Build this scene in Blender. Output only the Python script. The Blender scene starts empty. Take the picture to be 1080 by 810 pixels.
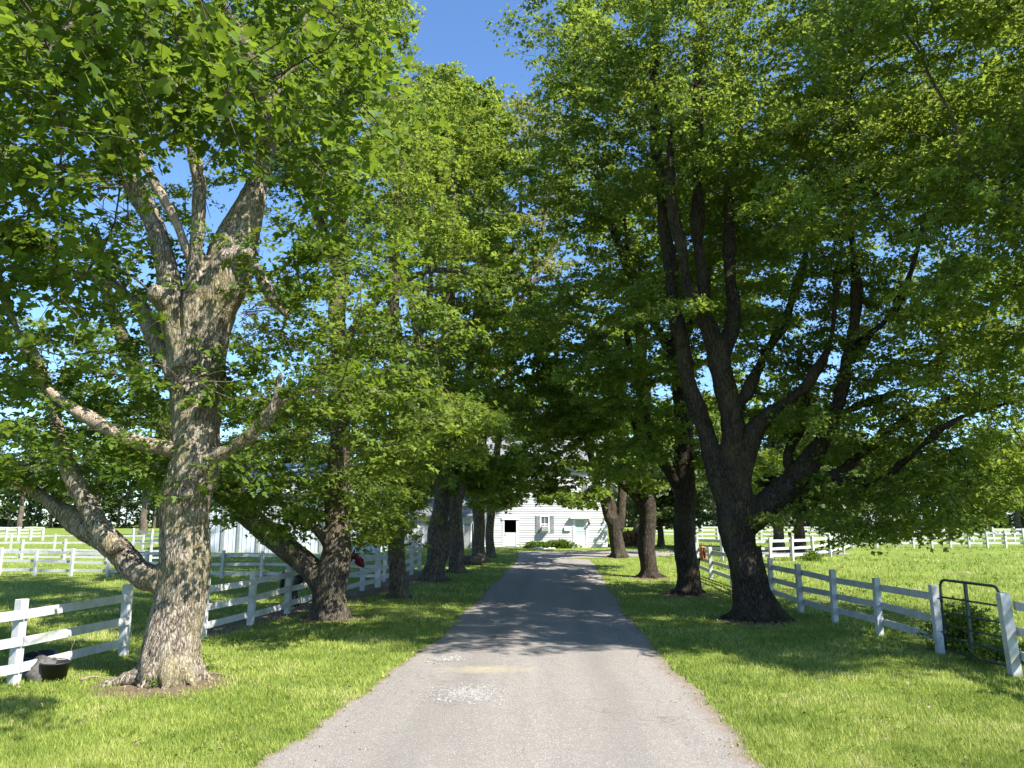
import bpy, bmesh, math, random
import numpy as np
from mathutils import Vector, Matrix, noise as mnoise

SC = bpy.context.scene
COL = SC.collection
R_ = math.radians
rng = np.random.default_rng(7)
random.seed(7)
H = 2.6                       # eye height in metres
F = 811.0                     # focal length in photo pixels (1080 wide)
PITCH = math.atan((552 - 405) / F)
CP, SP = math.cos(PITCH), math.sin(PITCH)

# ------------------------------------------------------------ geometry helpers
def zg(x, y):
    """terrain height: level by the camera, rising gently to the house and on to the wood"""
    y = np.asarray(y, float)
    a = np.clip((y - 18) / 39, 0, 1)
    b = np.clip((y - 57) / 115, 0, 1.25)
    s = a * a * (3 - 2 * a) * 0.35 + a * 0.65
    return 0.88 * s + 0.66 * b

def ray(px, py):
    u, v = (px - 540) / F, (405 - py) / F
    return np.array([u, CP - v * SP, SP + v * CP])

def at(px, py, Y):
    d = ray(px, py)
    return Vector(d * (Y / d[1])) + Vector((0, 0, H))

def gnd(px, py):
    d = ray(px, py)
    lo, hi = 0.5, 1500.0
    for _ in range(60):
        m = (lo + hi) / 2
        p = d * (m / d[1])
        if p[2] + H > zg(p[0], m): lo = m
        else: hi = m
    p = d * (lo / d[1])
    return Vector((p[0], lo, float(zg(p[0], lo))))

def px2m(Y, py=500):
    d = ray(540, py)
    return (Y / d[1]) / F

def new_mesh(name, verts, faces, mat=None, smooth=False):
    me = bpy.data.meshes.new(name)
    me.from_pydata([tuple(v) for v in verts], [], [tuple(f) for f in faces])
    me.update()
    if mat: me.materials.append(mat)
    if smooth:
        me.polygons.foreach_set('use_smooth', [True] * len(me.polygons))
    return me

def np_mesh(name, verts, faces, mat=None, smooth=False, attrs=None):
    """fast mesh from arrays; faces is an (n,k) int array (all the same k)"""
    me = bpy.data.meshes.new(name)
    verts = np.asarray(verts, np.float32); faces = np.asarray(faces, np.int32)
    n, k = faces.shape
    me.vertices.add(len(verts)); me.vertices.foreach_set('co', verts.ravel())
    me.loops.add(n * k); me.loops.foreach_set('vertex_index', faces.ravel())
    me.polygons.add(n); me.polygons.foreach_set('loop_start', np.arange(n, dtype=np.int32) * k)
    if smooth: me.polygons.foreach_set('use_smooth', np.ones(n, bool))
    me.update(calc_edges=True)
    if attrs:
        for an, av in attrs.items():
            a = me.attributes.new(an, 'FLOAT', 'POINT'); a.data.foreach_set('value', np.asarray(av, np.float32))
    if mat: me.materials.append(mat)
    return me

def link(name, me, parent=None, loc=None):
    o = bpy.data.objects.new(name, me); COL.objects.link(o)
    if parent is not None: o.parent = parent
    if loc is not None: o.location = loc
    return o

def tag(o, label=None, cat=None, group=None, kind=None):
    if label: o['label'] = label
    if cat: o['category'] = cat
    if group: o['group'] = group
    if kind: o['kind'] = kind
    return o

def thing(name, loc, label, cat, group=None, rz=0):
    o = bpy.data.objects.new(name, None); COL.objects.link(o)
    o.location = loc; o.rotation_euler = (0, 0, rz); o.empty_display_size = 0.2
    return tag(o, label, cat, group)

class MB:
    """collects boxes, tubes and quads and makes ONE mesh"""
    def __init__(s): s.v = []; s.f = []
    def quad(s, *p):
        n = len(s.v); s.v += [tuple(q) for q in p]; s.f.append(tuple(range(n, n + len(p))))
    def box(s, a, b, M=None, bev=0.0):
        x0, y0, z0 = a; x1, y1, z1 = b
        if bev:
            bm = bmesh.new(); bmesh.ops.create_cube(bm, size=1)
            for v in bm.verts: v.co = Vector(((v.co.x + .5) * (x1 - x0) + x0, (v.co.y + .5) * (y1 - y0) + y0, (v.co.z + .5) * (z1 - z0) + z0))
            bmesh.ops.bevel(bm, geom=bm.edges[:], offset=bev, segments=1, affect='EDGES')
            n = len(s.v)
            s.v += [tuple(M @ v.co) if M else tuple(v.co) for v in bm.verts]
            s.f += [tuple(n + v.index for v in f.verts) for f in bm.faces]
            bm.free(); return
        P = [Vector(p) for p in ((x0,y0,z0),(x1,y0,z0),(x1,y1,z0),(x0,y1,z0),(x0,y0,z1),(x1,y0,z1),(x1,y1,z1),(x0,y1,z1))]
        if M: P = [M @ p for p in P]
        n = len(s.v); s.v += [tuple(p) for p in P]
        s.f += [tuple(n + i for i in q) for q in ((0,3,2,1),(4,5,6,7),(0,1,5,4),(1,2,6,5),(2,3,7,6),(3,0,4,7))]
    def tube(s, pts, rad, sides=8, cap=True):
        v, f = tube_arr(pts, rad, sides)
        n = len(s.v); s.v += [tuple(q) for q in v]; s.f += [tuple(n + i for i in q) for q in f]
        if cap:
            m = len(pts)
            s.f.append(tuple(n + i for i in reversed(range(sides))))
            s.f.append(tuple(n + (m - 1) * sides + i for i in range(sides)))
    def lathe(s, prof, sides=24, M=None):
        n = len(s.v); k = len(prof)
        for r, z in prof:
            for i in range(sides):
                a = 2 * math.pi * i / sides
                p = Vector((r * math.cos(a), r * math.sin(a), z))
                s.v.append(tuple(M @ p) if M else tuple(p))
        for j in range(k - 1):
            for i in range(sides):
                i2 = (i + 1) % sides
                s.f.append((n + j*sides + i, n + j*sides + i2, n + (j+1)*sides + i2, n + (j+1)*sides + i))
    def build(s, name, mat, parent=None, loc=None, smooth=False):
        return link(name, new_mesh(name, s.v, s.f, mat, smooth), parent, loc)

def tube_arr(pts, rad, sides):
    P = np.asarray([tuple(p) for p in pts], float); n = len(P)
    rad = np.broadcast_to(np.asarray(rad, float), (n,))
    T = np.gradient(P, axis=0); T /= np.linalg.norm(T, axis=1, keepdims=True) + 1e-9
    ref = np.array([0, 0, 1.0]) if abs(T[0][2]) < .9 else np.array([0, 1.0, 0])
    u = np.cross(T[0], ref); u /= np.linalg.norm(u)
    U = np.empty((n, 3))
    for i in range(n):
        u = u - T[i] * np.dot(u, T[i]); u /= np.linalg.norm(u) + 1e-9; U[i] = u
    W = np.cross(T, U)
    a = np.arange(sides) * 2 * np.pi / sides
    V = P[:, None] + rad[:, None, None] * (np.cos(a)[None, :, None] * U[:, None] + np.sin(a)[None, :, None] * W[:, None])
    i = np.arange(n - 1)[:, None] * sides; j = np.arange(sides)[None]; j2 = (j + 1) % sides
    Fq = np.stack([i + j, i + j2, i + sides + j2, i + sides + j], -1).reshape(-1, 4)
    return V.reshape(-1, 3), Fq

def remesh_eval(me, voxel, smooth_iter=2):
    o = bpy.data.objects.new('tmp', me); COL.objects.link(o)
    m = o.modifiers.new('r', 'REMESH'); m.mode = 'VOXEL'; m.voxel_size = voxel
    if smooth_iter:
        s = o.modifiers.new('s', 'SMOOTH'); s.factor = .5; s.iterations = smooth_iter
    dg = bpy.context.evaluated_depsgraph_get(); dg.update()
    out = bpy.data.meshes.new_from_object(o.evaluated_get(dg))
    bpy.data.objects.remove(o)
    return out

def skin_eval(verts, edges, radii, sub=2):
    me = bpy.data.meshes.new('sk'); me.from_pydata(verts, edges, [])
    o = bpy.data.objects.new('tmp', me); COL.objects.link(o)
    o.modifiers.new('k', 'SKIN')
    if not me.skin_vertices: me.attributes  # layer comes with the modifier
    if len(me.skin_vertices) == 0:
        bpy.context.view_layer.objects.active = o
        bpy.ops.mesh.customdata_skin_add()
    for i, r in enumerate(radii):
        sv = me.skin_vertices[0].data[i]
        sv.radius = (r, r) if not isinstance(r, tuple) else r
        sv.use_root = (i == 0)
    s = o.modifiers.new('s', 'SUBSURF'); s.levels = sub; s.render_levels = sub
    dg = bpy.context.evaluated_depsgraph_get(); dg.update()
    out = bpy.data.meshes.new_from_object(o.evaluated_get(dg))
    bpy.data.objects.remove(o)
    out.polygons.foreach_set('use_smooth', [True] * len(out.polygons))
    return out

# ------------------------------------------------------------ materials
class NT:
    def __init__(s, name):
        s.m = bpy.data.materials.new(name); s.m.use_nodes = True
        s.t = s.m.node_tree; s.t.nodes.clear()
        s.out = s.n('ShaderNodeOutputMaterial')
    def n(s, typ, **kw):
        nd = s.t.nodes.new(typ)
        for k, v in kw.items(): setattr(nd, k, v)
        return nd
    def l(s, a, b): s.t.links.new(a, b)
    def noise(s, vec, scale, detail=4, rough=.55, dist=0.0):
        nd = s.n('ShaderNodeTexNoise'); nd.inputs['Scale'].default_value = scale
        nd.inputs['Detail'].default_value = detail; nd.inputs['Roughness'].default_value = rough
        nd.inputs['Distortion'].default_value = dist
        if vec is not None: s.l(vec, nd.inputs['Vector'])
        return nd.outputs['Fac']
    def mapping(s, vec, scale=(1,1,1), loc=(0,0,0)):
        nd = s.n('ShaderNodeMapping'); nd.inputs['Scale'].default_value = scale; nd.inputs['Location'].default_value = loc
        s.l(vec, nd.inputs['Vector']); return nd.outputs['Vector']
    def ramp(s, fac, stops, interp='LINEAR'):
        nd = s.n('ShaderNodeValToRGB'); cr = nd.color_ramp; cr.interpolation = interp
        while len(cr.elements) > 1: cr.elements.remove(cr.elements[-1])
        cr.elements[0].position = stops[0][0]; cr.elements[0].color = c4(stops[0][1])
        for p, c in stops[1:]:
            e = cr.elements.new(p); e.color = c4(c)
        s.l(fac, nd.inputs['Fac']); return nd.outputs['Color']
    def mix(s, fac, a, b, blend='MIX'):
        nd = s.n('ShaderNodeMix', data_type='RGBA', blend_type=blend)
        for sock, val in ((nd.inputs[0], fac), (nd.inputs[6], a), (nd.inputs[7], b)):
            if isinstance(val, (int, float)): sock.default_value = val
            elif isinstance(val, tuple): sock.default_value = c4(val)
            else: s.l(val, sock)
        return nd.outputs[2]
    def math(s, op, a, b=None, c=None, clamp=False):
        nd = s.n('ShaderNodeMath', operation=op, use_clamp=clamp)
        for i, val in enumerate((a, b, c)):
            if val is None: continue
            if isinstance(val, (int, float)): nd.inputs[i].default_value = val
            else: s.l(val, nd.inputs[i])
        return nd.outputs[0]
    def bump(s, h, strength=.5, dist=.02, normal=None):
        nd = s.n('ShaderNodeBump'); nd.inputs['Strength'].default_value = strength; nd.inputs['Distance'].default_value = dist
        s.l(h, nd.inputs['Height'])
        if normal is not None: s.l(normal, nd.inputs['Normal'])
        return nd.outputs['Normal']
    def pr(s, color, rough=.7, spec=.3, normal=None, metal=0):
        nd = s.n('ShaderNodeBsdfPrincipled')
        for k, val in (('Base Color', color), ('Roughness', rough), ('Metallic', metal), ('Specular IOR Level', spec)):
            if isinstance(val, (int, float)): nd.inputs[k].default_value = val
            elif isinstance(val, tuple): nd.inputs[k].default_value = c4(val)
            else: s.l(val, nd.inputs[k])
        if normal is not None: s.l(normal, nd.inputs['Normal'])
        return nd.outputs[0]
    def end(s, shader):
        s.l(shader, s.out.inputs['Surface']); return s.m
def c4(c):
    if isinstance(c, (int, float)): return (c, c, c, 1)
    return tuple(c) if len(c) == 4 else (c[0], c[1], c[2], 1)
def objco(t): return t.n('ShaderNodeTexCoord').outputs['Object']
def geopos(t): return t.n('ShaderNodeNewGeometry').outputs['Position']

def mat_leaf(name, dark, light, trans, tmix=.42, rough=.42):
    t = NT(name)
    a = t.n('ShaderNodeAttribute', attribute_name='tint'); v = a.outputs['Fac']
    big = t.noise(geopos(t), .55, 2)
    f = t.math('ADD', t.math('MULTIPLY', v, .75), t.math('MULTIPLY', t.math('SUBTRACT', big, .5), 1.1), clamp=True)
    col = t.ramp(f, [(0, dark), (.6, light), (1, (light[0]*1.5, light[1]*1.28, light[2]*1.3))])
    tc = t.ramp(f, [(0, tuple(c*.7 for c in trans)), (1, tuple(c*1.15 for c in trans))])
    p = t.pr(col, rough, .2)
    tr = t.n('ShaderNodeBsdfTranslucent'); t.l(tc, tr.inputs['Color'])
    mx = t.n('ShaderNodeMixShader'); mx.inputs[0].default_value = tmix
    t.l(p, mx.inputs[1]); t.l(tr.outputs[0], mx.inputs[2])
    return t.end(mx.outputs[0])

def mat_bark(name, light, dark, moss=0.0, scale=1.0):
    t = NT(name); co = objco(t)
    warp = t.noise(t.mapping(co, (3, 3, 1)), 1.5, 4)
    st = t.mapping(co, (15*scale, 15*scale, 2.6*scale))
    wv = t.n('ShaderNodeVectorMath', operation='ADD'); t.l(st, wv.inputs[0])
    cmb = t.n('ShaderNodeCombineXYZ'); t.l(t.math('MULTIPLY', warp, 6), cmb.inputs[0]); t.l(t.math('MULTIPLY', warp, 5), cmb.inputs[1]); t.l(t.math('MULTIPLY', warp, 2), cmb.inputs[2]); t.l(cmb.outputs[0], wv.inputs[1])
    vo = t.n('ShaderNodeTexVoronoi', feature='DISTANCE_TO_EDGE'); t.l(wv.outputs[0], vo.inputs['Vector']); vo.inputs['Scale'].default_value = 1.1
    plates = t.math('MULTIPLY', vo.outputs['Distance'], 2.4, clamp=True)
    n1 = t.noise(t.mapping(co, (14, 14, 3.5)), 2.4*scale, 8, .72, .4)
    n2 = t.noise(t.mapping(co, (1, 1, .6)), 2.3, 5, .62); n3 = t.noise(co, 34, 4, .75); n4 = t.noise(co, 9, 5, .7)
    h = t.math('ADD', t.math('MULTIPLY', plates, .42), t.math('MULTIPLY', n1, 1.0))
    h2 = t.math('ADD', h, t.math('MULTIPLY', n3, .45))
    mid = tuple((a*.55 + b*.45) for a, b in zip(light, dark))
    lo = t.ramp(h2, [(.52, tuple(c*.4 for c in dark)), (.72, dark), (.90, mid), (1.15, light)])
    pale = t.ramp(n2, [(.5, 0.0), (.68, 1.0)])
    col = t.mix(t.math('MULTIPLY', pale, .42), lo, tuple(min(1, c*1.3) for c in light))
    col = t.mix(t.math('MULTIPLY', t.ramp(n4, [(.5, 0.0), (.66, 1.0)]), .35), col, dark)
    if moss:
        mm = t.ramp(t.noise(co, 1.3, 5, .6), [(.47, 0.0), (.62, 1.0)])
        mm2 = t.ramp(n3, [(.4, 0.0), (.6, 1.0)])
        mk = t.math('MULTIPLY', t.math('MULTIPLY', mm, mm2), moss)
        col = t.mix(mk, col, (.24, .21, .05))
    nrm = t.bump(h2, 1.0, .05)
    return t.end(t.pr(col, .93, .1, nrm))

M = {}
M['leaf'] = mat_leaf('maple_leaf', (.036, .066, .014), (.160, .230, .034), (.37, .48, .055), .44, .5)
M['leaf_near'] = mat_leaf('maple_leaf_young', (.036, .075, .010), (.105, .165, .018), (.23, .33, .025), .46, .5)
M['leaf_far'] = mat_leaf('far_leaf', (.035, .062, .02), (.10, .14, .038), (.18, .24, .055), .35)
M['leaf_yellow'] = mat_leaf('yellowish_leaf', (.10, .125, .03), (.24, .25, .07), (.40, .42, .10))
M['bark_pale'] = mat_bark('bark_pale', (.46, .395, .31), (.085, .065, .047), .7, 1.25)
M['bark'] = mat_bark('bark_grey_brown', (.19, .158, .125), (.052, .040, .030), .35)
M['bark_shaded'] = mat_bark('bark_brown_shaded', (.085, .068, .054), (.026, .020, .016), .2)  # right row: shade under the crowns put into a darker bark colour
M['bark_dead'] = mat_bark('bark_bare_wood', (.50, .41, .31), (.26, .20, .15), 0)

def mat_paint(name, base=.80, grime=.5):
    t = NT(name); co = geopos(t)
    n1 = t.noise(t.mapping(co, (5, 5, 5)), 1.5, 6, .6); n2 = t.noise(co, 2.2, 4); n3 = t.noise(co, 60, 2)
    f = t.ramp(n1, [(.28, (base*(1-.4*grime), base*(1-.4*grime), base*(1-.45*grime))), (.5, (base*.96,)*3), (1, (base,)*3)])
    g = t.ramp(n2, [(.48, 0.0), (.68, 1.0)])
    col = t.mix(t.math('MULTIPLY', g, grime), f, (.36, .38, .31))
    col = t.mix(t.ramp(n3, [(.70, 0.0), (.74, grime)]), col, (.34, .30, .25))
    return t.end(t.pr(col, .6, .3, t.bump(t.math('ADD', n1, t.math('MULTIPLY', n3, .2)), .35, .006)))
M['fence'] = mat_paint('weathered_white_paint', .52, .8)
M['siding'] = mat_paint('white_clapboard_paint', .52, .12)
M['trim'] = mat_paint('white_trim_paint', .70, .08)
def mat_plain(name, c, rough=.6, spec=.4, metal=0, nscale=8, var=.25, bump=.2):
    t = NT(name); n = t.noise(geopos(t), nscale, 5)
    col = t.ramp(n, [(.3, tuple(x*(1-var) for x in c)), (.7, tuple(min(1, x*(1+var)) for x in c))])
    return t.end(t.pr(col, rough, spec, t.bump(n, bump, .01), metal))
M['gate'] = mat_plain('dark_green_gate_tube', (.045, .065, .058), .45, .5, .2)
M['rubber'] = mat_plain('black_rubber', (.014, .014, .016), .55, .4, 0, 14)
M['rubber_grey'] = mat_plain('dusty_rubber', (.085, .082, .075), .75, .25, 0, 14, .4)
M['soil'] = mat_plain('soil', (.16, .11, .075), .95, .1)
M['shutter'] = mat_plain('grey_green_shutter', (.25, .27, .26), .6, .3)
M['roof'] = mat_plain('grey_shingle', (.17, .175, .18), .9, .15, 0, 3)
M['tinroof'] = mat_plain('grey_metal_roof', (.42, .45, .47), .45, .4, .3, 2, .1)
M['dark'] = mat_plain('dark_interior', (.012, .011, .010), .9, .1)  # near-black colour stands in for the shade inside the unlit room
M['wood'] = mat_plain('old_wood', (.22, .16, .11), .9, .1, 0, 18, .5)
M['stone'] = mat_plain('pale_stone', (.5, .48, .44), .85, .2, 0, 6)
M['horse'] = mat_plain('black_coat', (.010, .009, .009), .45, .4)
M['red'] = mat_plain('red_webbing', (.13, .012, .02), .8, .1)
M['orange'] = mat_plain('salmon_cloth', (.62, .22, .12), .85, .1, 0, 9, .15)
M['acbox'] = mat_plain('air_conditioner_white', (.62, .62, .59), .5, .4)
M['lamp_metal'] = mat_plain('lamp_metal', (.05, .05, .05), .4, .5)
def mat_glass(name, c):
    t = NT(name)
    return t.end(t.pr(c, .06, .8))
M['glass'] = mat_glass('window_glass', (.05, .065, .07))
M['pale_glass'] = mat_glass('storm_door_glass', (.42, .48, .48))

def mat_ground():
    t = NT('lawn_and_pasture'); co = geopos(t)
    sep = t.n('ShaderNodeSeparateXYZ'); t.l(co, sep.inputs[0])
    n1 = t.noise(co, .35, 5); n2 = t.noise(co, 3.0, 5, .65); n3 = t.noise(co, 24, 5, .7); n4 = t.noise(t.mapping(co, (1, .35, 1)), 1.1, 6, .7)
    g = t.ramp(n2, [(.3, (.10, .14, .024)), (.5, (.17, .23, .035)), (.72, (.26, .30, .065))])
    g = t.mix(t.ramp(n1, [(.42, 0.0), (.62, .75)]), g, (.23, .30, .05))
    g = t.mix(t.ramp(n4, [(.54, 0.0), (.66, .55)]), g, (.09, .14, .026))
    g = t.mix(t.ramp(n3, [(.35, .55), (.62, 0.0)]), g, (.09, .11, .03))
    # worn soil along the fences, its edge broken up by noise
    at_ = t.n('ShaderNodeAttribute', attribute_name='soil').outputs['Fac']
    s = t.math('ADD', at_, t.math('MULTIPLY', t.math('SUBTRACT', n2, .5), 1.3))
    sm = t.ramp(s, [(.42, 0.0), (.58, 1.0)])
    soil = t.ramp(n3, [(.3, (.10, .07, .048)), (.7, (.24, .175, .12))])
    col = t.mix(sm, g, soil)
    h = t.math('ADD', t.math('MULTIPLY', n2, .6), n3)
    return t.end(t.pr(col, .95, .1, t.bump(h, .8, .06)))
M['ground'] = mat_ground()
def mat_drive():
    t = NT('worn_driveway_asphalt'); co = geopos(t)
    n1 = t.noise(co, .5, 4); n2 = t.noise(co, 4.5, 6, .65); n3 = t.noise(co, 95, 4, .8); n5 = t.noise(t.mapping(co, (1, .12, 1)), 2.2, 5)
    vo = t.n('ShaderNodeTexVoronoi'); t.l(co, vo.inputs['Vector']); vo.inputs['Scale'].default_value = 75
    base = t.ramp(n3, [(.32, (.120, .107, .092)), (.5, (.215, .193, .168)), (.68, (.36, .33, .295))])
    base = t.mix(t.ramp(n2, [(.42, 0.0), (.7, .5)]), base, (.28, .255, .225))
    base = t.mix(t.ramp(n5, [(.42, 0.0), (.62, .35)]), base, (.165, .150, .135))
    st = t.ramp(vo.outputs['Color'], [(.72, 0.0), (.8, .6)])
    base = t.mix(st, base, (.42, .40, .38))
    e = t.n('ShaderNodeAttribute', attribute_name='edge').outputs['Fac']
    em = t.ramp(t.math('ADD', e, t.math('MULTIPLY', t.math('SUBTRACT', n2, .5), 1.1)), [(.55, 0.0), (.85, .75)])
    deb = t.ramp(n3, [(.35, (.13, .095, .065)), (.65, (.28, .22, .165))])
    base = t.mix(em, base, deb)
    tr = t.n('ShaderNodeAttribute', attribute_name='track').outputs['Fac']
    tm = t.math('MULTIPLY', tr, t.ramp(n2, [(.3, .25), (.6, .6)]))
    base = t.mix(tm, base, t.mix(.5, base, (.12, .11, .10)))
    ck = t.n('ShaderNodeTexVoronoi', feature='DISTANCE_TO_EDGE'); ckv = t.n('ShaderNodeVectorMath', operation='ADD'); t.l(co, ckv.inputs[0])
    ckn = t.n('ShaderNodeTexNoise'); ckn.inputs['Scale'].default_value = 1.7; ckn.inputs['Detail'].default_value = 6; t.l(co, ckn.inputs['Vector']); t.l(ckn.outputs['Color'], ckv.inputs[1])
    t.l(ckv.outputs[0], ck.inputs['Vector']); ck.inputs['Scale'].default_value = .55
    base = t.mix(t.math('MULTIPLY', t.ramp(ck.outputs['Distance'], [(.0, .4), (.009, 0.0)]), t.ramp(n1, [(.45, 0.0), (.6, 1.0)])), base, (.06, .052, .045))
    d = t.n('ShaderNodeAttribute', attribute_name='dust').outputs['Fac']
    dm = t.ramp(t.math('ADD', d, t.math('MULTIPLY', t.math('SUBTRACT', n2, .5), .9)), [(.5, 0.0), (.9, .6)])
    base = t.mix(dm, base, (.40, .34, .20))
    h = t.math('ADD', n3, t.math('MULTIPLY', vo.outputs['Distance'], .6))
    return t.end(t.pr(base, .9, .2, t.bump(h, .65, .012)))
M['drive'] = mat_drive()
def mat_grass():
    t = NT('grass_blade')
    v = t.n('ShaderNodeAttribute', attribute_name='tint').outputs['Fac']
    big = t.noise(geopos(t), .45, 3); b2 = t.noise(geopos(t), 3.0, 4)
    f = t.math('ADD', t.math('MULTIPLY', v, .55), t.math('ADD', t.math('MULTIPLY', t.math('SUBTRACT', big, .45), 2.1), t.math('MULTIPLY', t.math('SUBTRACT', b2, .5), 1.0)), clamp=True)
    col = t.ramp(f, [(0, (.14, .20, .034)), (.38, (.28, .35, .062)), (.66, (.42, .45, .12)), (1, (.56, .50, .26))])
    p = t.pr(col, .6, .25)
    tr = t.n('ShaderNodeBsdfTranslucent'); t.l(t.mix(.5, col, (.32, .40, .07)), tr.inputs['Color'])
    mx = t.n('ShaderNodeMixShader'); mx.inputs[0].default_value = .35
    t.l(p, mx.inputs[1]); t.l(tr.outputs[0], mx.inputs[2])
    return t.end(mx.outputs[0])
M['grass'] = mat_grass()
def mat_pebble():
    t = NT('gravel_stone'); v = t.n('ShaderNodeAttribute', attribute_name='tint').outputs['Fac']
    return t.end(t.pr(t.ramp(v, [(0, (.13, .12, .11)), (.5, (.24, .225, .205)), (1, (.36, .345, .32))]), .8, .25))
M['pebble'] = mat_pebble()
def mat_barn():
    t = NT('white_barn_panel'); co = geopos(t)
    n = t.noise(t.mapping(co, (2, 2, .4)), 1.2, 4)
    return t.end(t.pr(t.ramp(n, [(.3, (.46, .50, .53)), (.7, (.58, .61, .63))]), .5, .3))
M['barn'] = mat_barn()
M['hedge'] = mat_leaf('dry_hedge_leaf', (.18, .13, .08), (.38, .30, .2), (.2, .16, .1), .3)

# ------------------------------------------------------------ ground and driveway
def fence_soil(X, Y):
    s = np.zeros_like(X)
    def seg(ax, ay, bx, by, w, k):
        nonlocal s
        dx, dy = bx - ax, by - ay; L = dx*dx + dy*dy
        tt = np.clip(((X-ax)*dx + (Y-ay)*dy) / L, 0, 1)
        d = np.hypot(X - ax - tt*dx, Y - ay - tt*dy)
        s = np.maximum(s, k * np.exp(-(d / w) ** 2))
    a, b = gnd(0, 700), gnd(150, 700); seg(a.x, a.y, b.x, b.y, .6, .55)
    a, b = gnd(215, 668), gnd(400, 622); seg(a.x - .2, a.y, b.x - .2, b.y, 1.0, .85)
    a, b = gnd(400, 622), gnd(440, 604); seg(a.x, a.y, b.x, b.y, 1.2, .8)
    a, b = gnd(760, 606), gnd(985, 672); seg(a.x + .7, a.y, b.x + .7, b.y, .8, .42)
    a, b = gnd(985, 685), gnd(1075, 700); seg(a.x + .2, a.y, b.x + .2, b.y, .6, .7)
    for px, py, w, k in ((172,722,1.15,1.1),(345,652,1.1,.95),(421,630,.8,.75),(455,612,1.2,.95),(482,604,.9,.7),(504,593,1,.6),(795,655,1.25,.85),(725,628,1.2,.85),(685,610,1.1,.8),(650,589,.9,.5),(1010,606,1.5,.55),(880,600,1.2,.5)):
        p = gnd(px, py); s = np.maximum(s, k * np.exp(-((X-p.x)**2 + (Y-p.y)**2) / w**2))
    return s

def axis(a, b, near, far, c0, c1):
    out = [a]; 
    while out[-1] < b:
        v = out[-1]; d = max(0, c0 - v, v - c1)
        out.append(v + near + d * far)
    return np.array(out)
gx = axis(-620, 620, .3, .12, -11, 13); gy = axis(-40, 900, .3, .06, 6, 42)
GX, GY = np.meshgrid(gx, gy); GZ = zg(GX, GY)
nx, ny = len(gx), len(gy)
V = np.stack([GX, GY, GZ], -1).reshape(-1, 3)
i, j = np.meshgrid(np.arange(nx - 1), np.arange(ny - 1)); a = (j * nx + i).ravel()
Fq = np.stack([a, a + 1, a + nx + 1, a + nx], -1)
g = link('ground', np_mesh('ground', V, Fq, M['ground'], True, {'soil': fence_soil(V[:, 0], V[:, 1])}))
tag(g, kind='structure')

def backY(pts):
    return [(gnd(x, y).x, gnd(x, y).y) for x, y in pts]
Ledge = backY([(255,822),(270,810),(310,783),(360,745),(405,715),(450,683),(478,658),(500,637),(521,615),(540,597),(547,590)])
Redge = backY([(822,822),(812,810),(788,785),(750,745),(720,715),(693,685),(670,660),(655,640),(641,618),(630,600),(622,590)])
Ledge = [(-2.0, -30), (-2.15, 2)] + Ledge; Redge = [(2.9, -30), (2.6, 2)] + Redge
LY = [p[1] for p in Ledge]; RY = [p[1] for p in Redge]
YEND = min(LY[-1], RY[-1])
def edgeX(y, side):
    E = Ledge if side < 0 else Redge
    return np.interp(y, [p[1] for p in E], [p[0] for p in E])
def ejit(y, side):
    y = np.asarray(y, float); s = 3.1 * side
    return .035*np.sin(y*2.3+s) + .025*np.sin(y*5.1+s*2) + .03*np.sin(y*11.7+s) + .02*np.sin(y*23+s*3) + .05*np.sin(y*.9+s)
ys = np.concatenate([np.arange(-30, 5, 1.0), np.arange(5, YEND, .06), [YEND]])
L = edgeX(ys, -1) + ejit(ys, -1); Rr = edgeX(ys, 1) + ejit(ys, 1)
us = np.linspace(0, 1, 41)
DX = L[:, None] * (1 - us) + Rr[:, None] * us; DY = np.repeat(ys[:, None], 41, 1)
camber = .03 * (1 - (2*us - 1)**2)
DZ = zg(DX, DY) + .006 + camber[None]
V = np.stack([DX, DY, DZ], -1).reshape(-1, 3); nn = 41
i, j = np.meshgrid(np.arange(nn - 1), np.arange(len(ys) - 1)); a = (j * nn + i).ravel()
eu = np.abs(2*us - 1) ** 14; edge = np.tile(eu, len(ys)); edge = edge + np.tile((us > .86) * .35, len(ys)) * np.repeat((ys > 9) & (ys < 16), nn)
dp = gnd(510, 708); dust = .85*np.exp(-((V[:, 0]-dp.x)/1.3)**2 - ((V[:, 1]-dp.y)/.55)**2)
d = link('driveway', np_mesh('driveway', V, np.stack([a, a+1, a+nn+1, a+nn], -1), M['drive'], True, {'edge': edge, 'dust': dust, 'track': np.tile(np.exp(-((us-.27)/.07)**2) + np.exp(-((us-.73)/.07)**2), len(ys))}))
tag(d, kind='structure')
# the drive turns right and runs past the house
near = backY([(547,590),(600,589.5),(640,588.2),(700,587),(760,586),(900,585)]); far_ = backY([(547,582),(600,581.4),(640,581),(700,581),(760,581),(900,580.5)])
xs = np.linspace(near[0][0], near[-1][0], 90)
y0 = np.interp(xs, [p[0] for p in near], [p[1] for p in near]); y1 = np.interp(xs, [p[0] for p in far_], [p[1] for p in far_])
y0 = y0 + .12*np.sin(xs*2.1); y1 = y1 + .12*np.sin(xs*1.7); y0[0] = YEND - .3
w = np.linspace(0, 1, 8)
CX = np.repeat(xs[:, None], 8, 1); CY = y0[:, None]*(1-w) + y1[:, None]*w
V = np.stack([CX, CY, zg(CX, CY) + .016], -1).reshape(-1, 3)
i, j = np.meshgrid(np.arange(7), np.arange(89)); a = (j*8 + i).ravel()
o = link('gravel_path', np_mesh('gravel_path', V, np.stack([a, a+8, a+9, a+1], -1), M['drive'], True, {'edge': np.zeros(len(V)), 'dust': np.full(len(V), .55)}))
tag(o, kind='structure')

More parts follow.
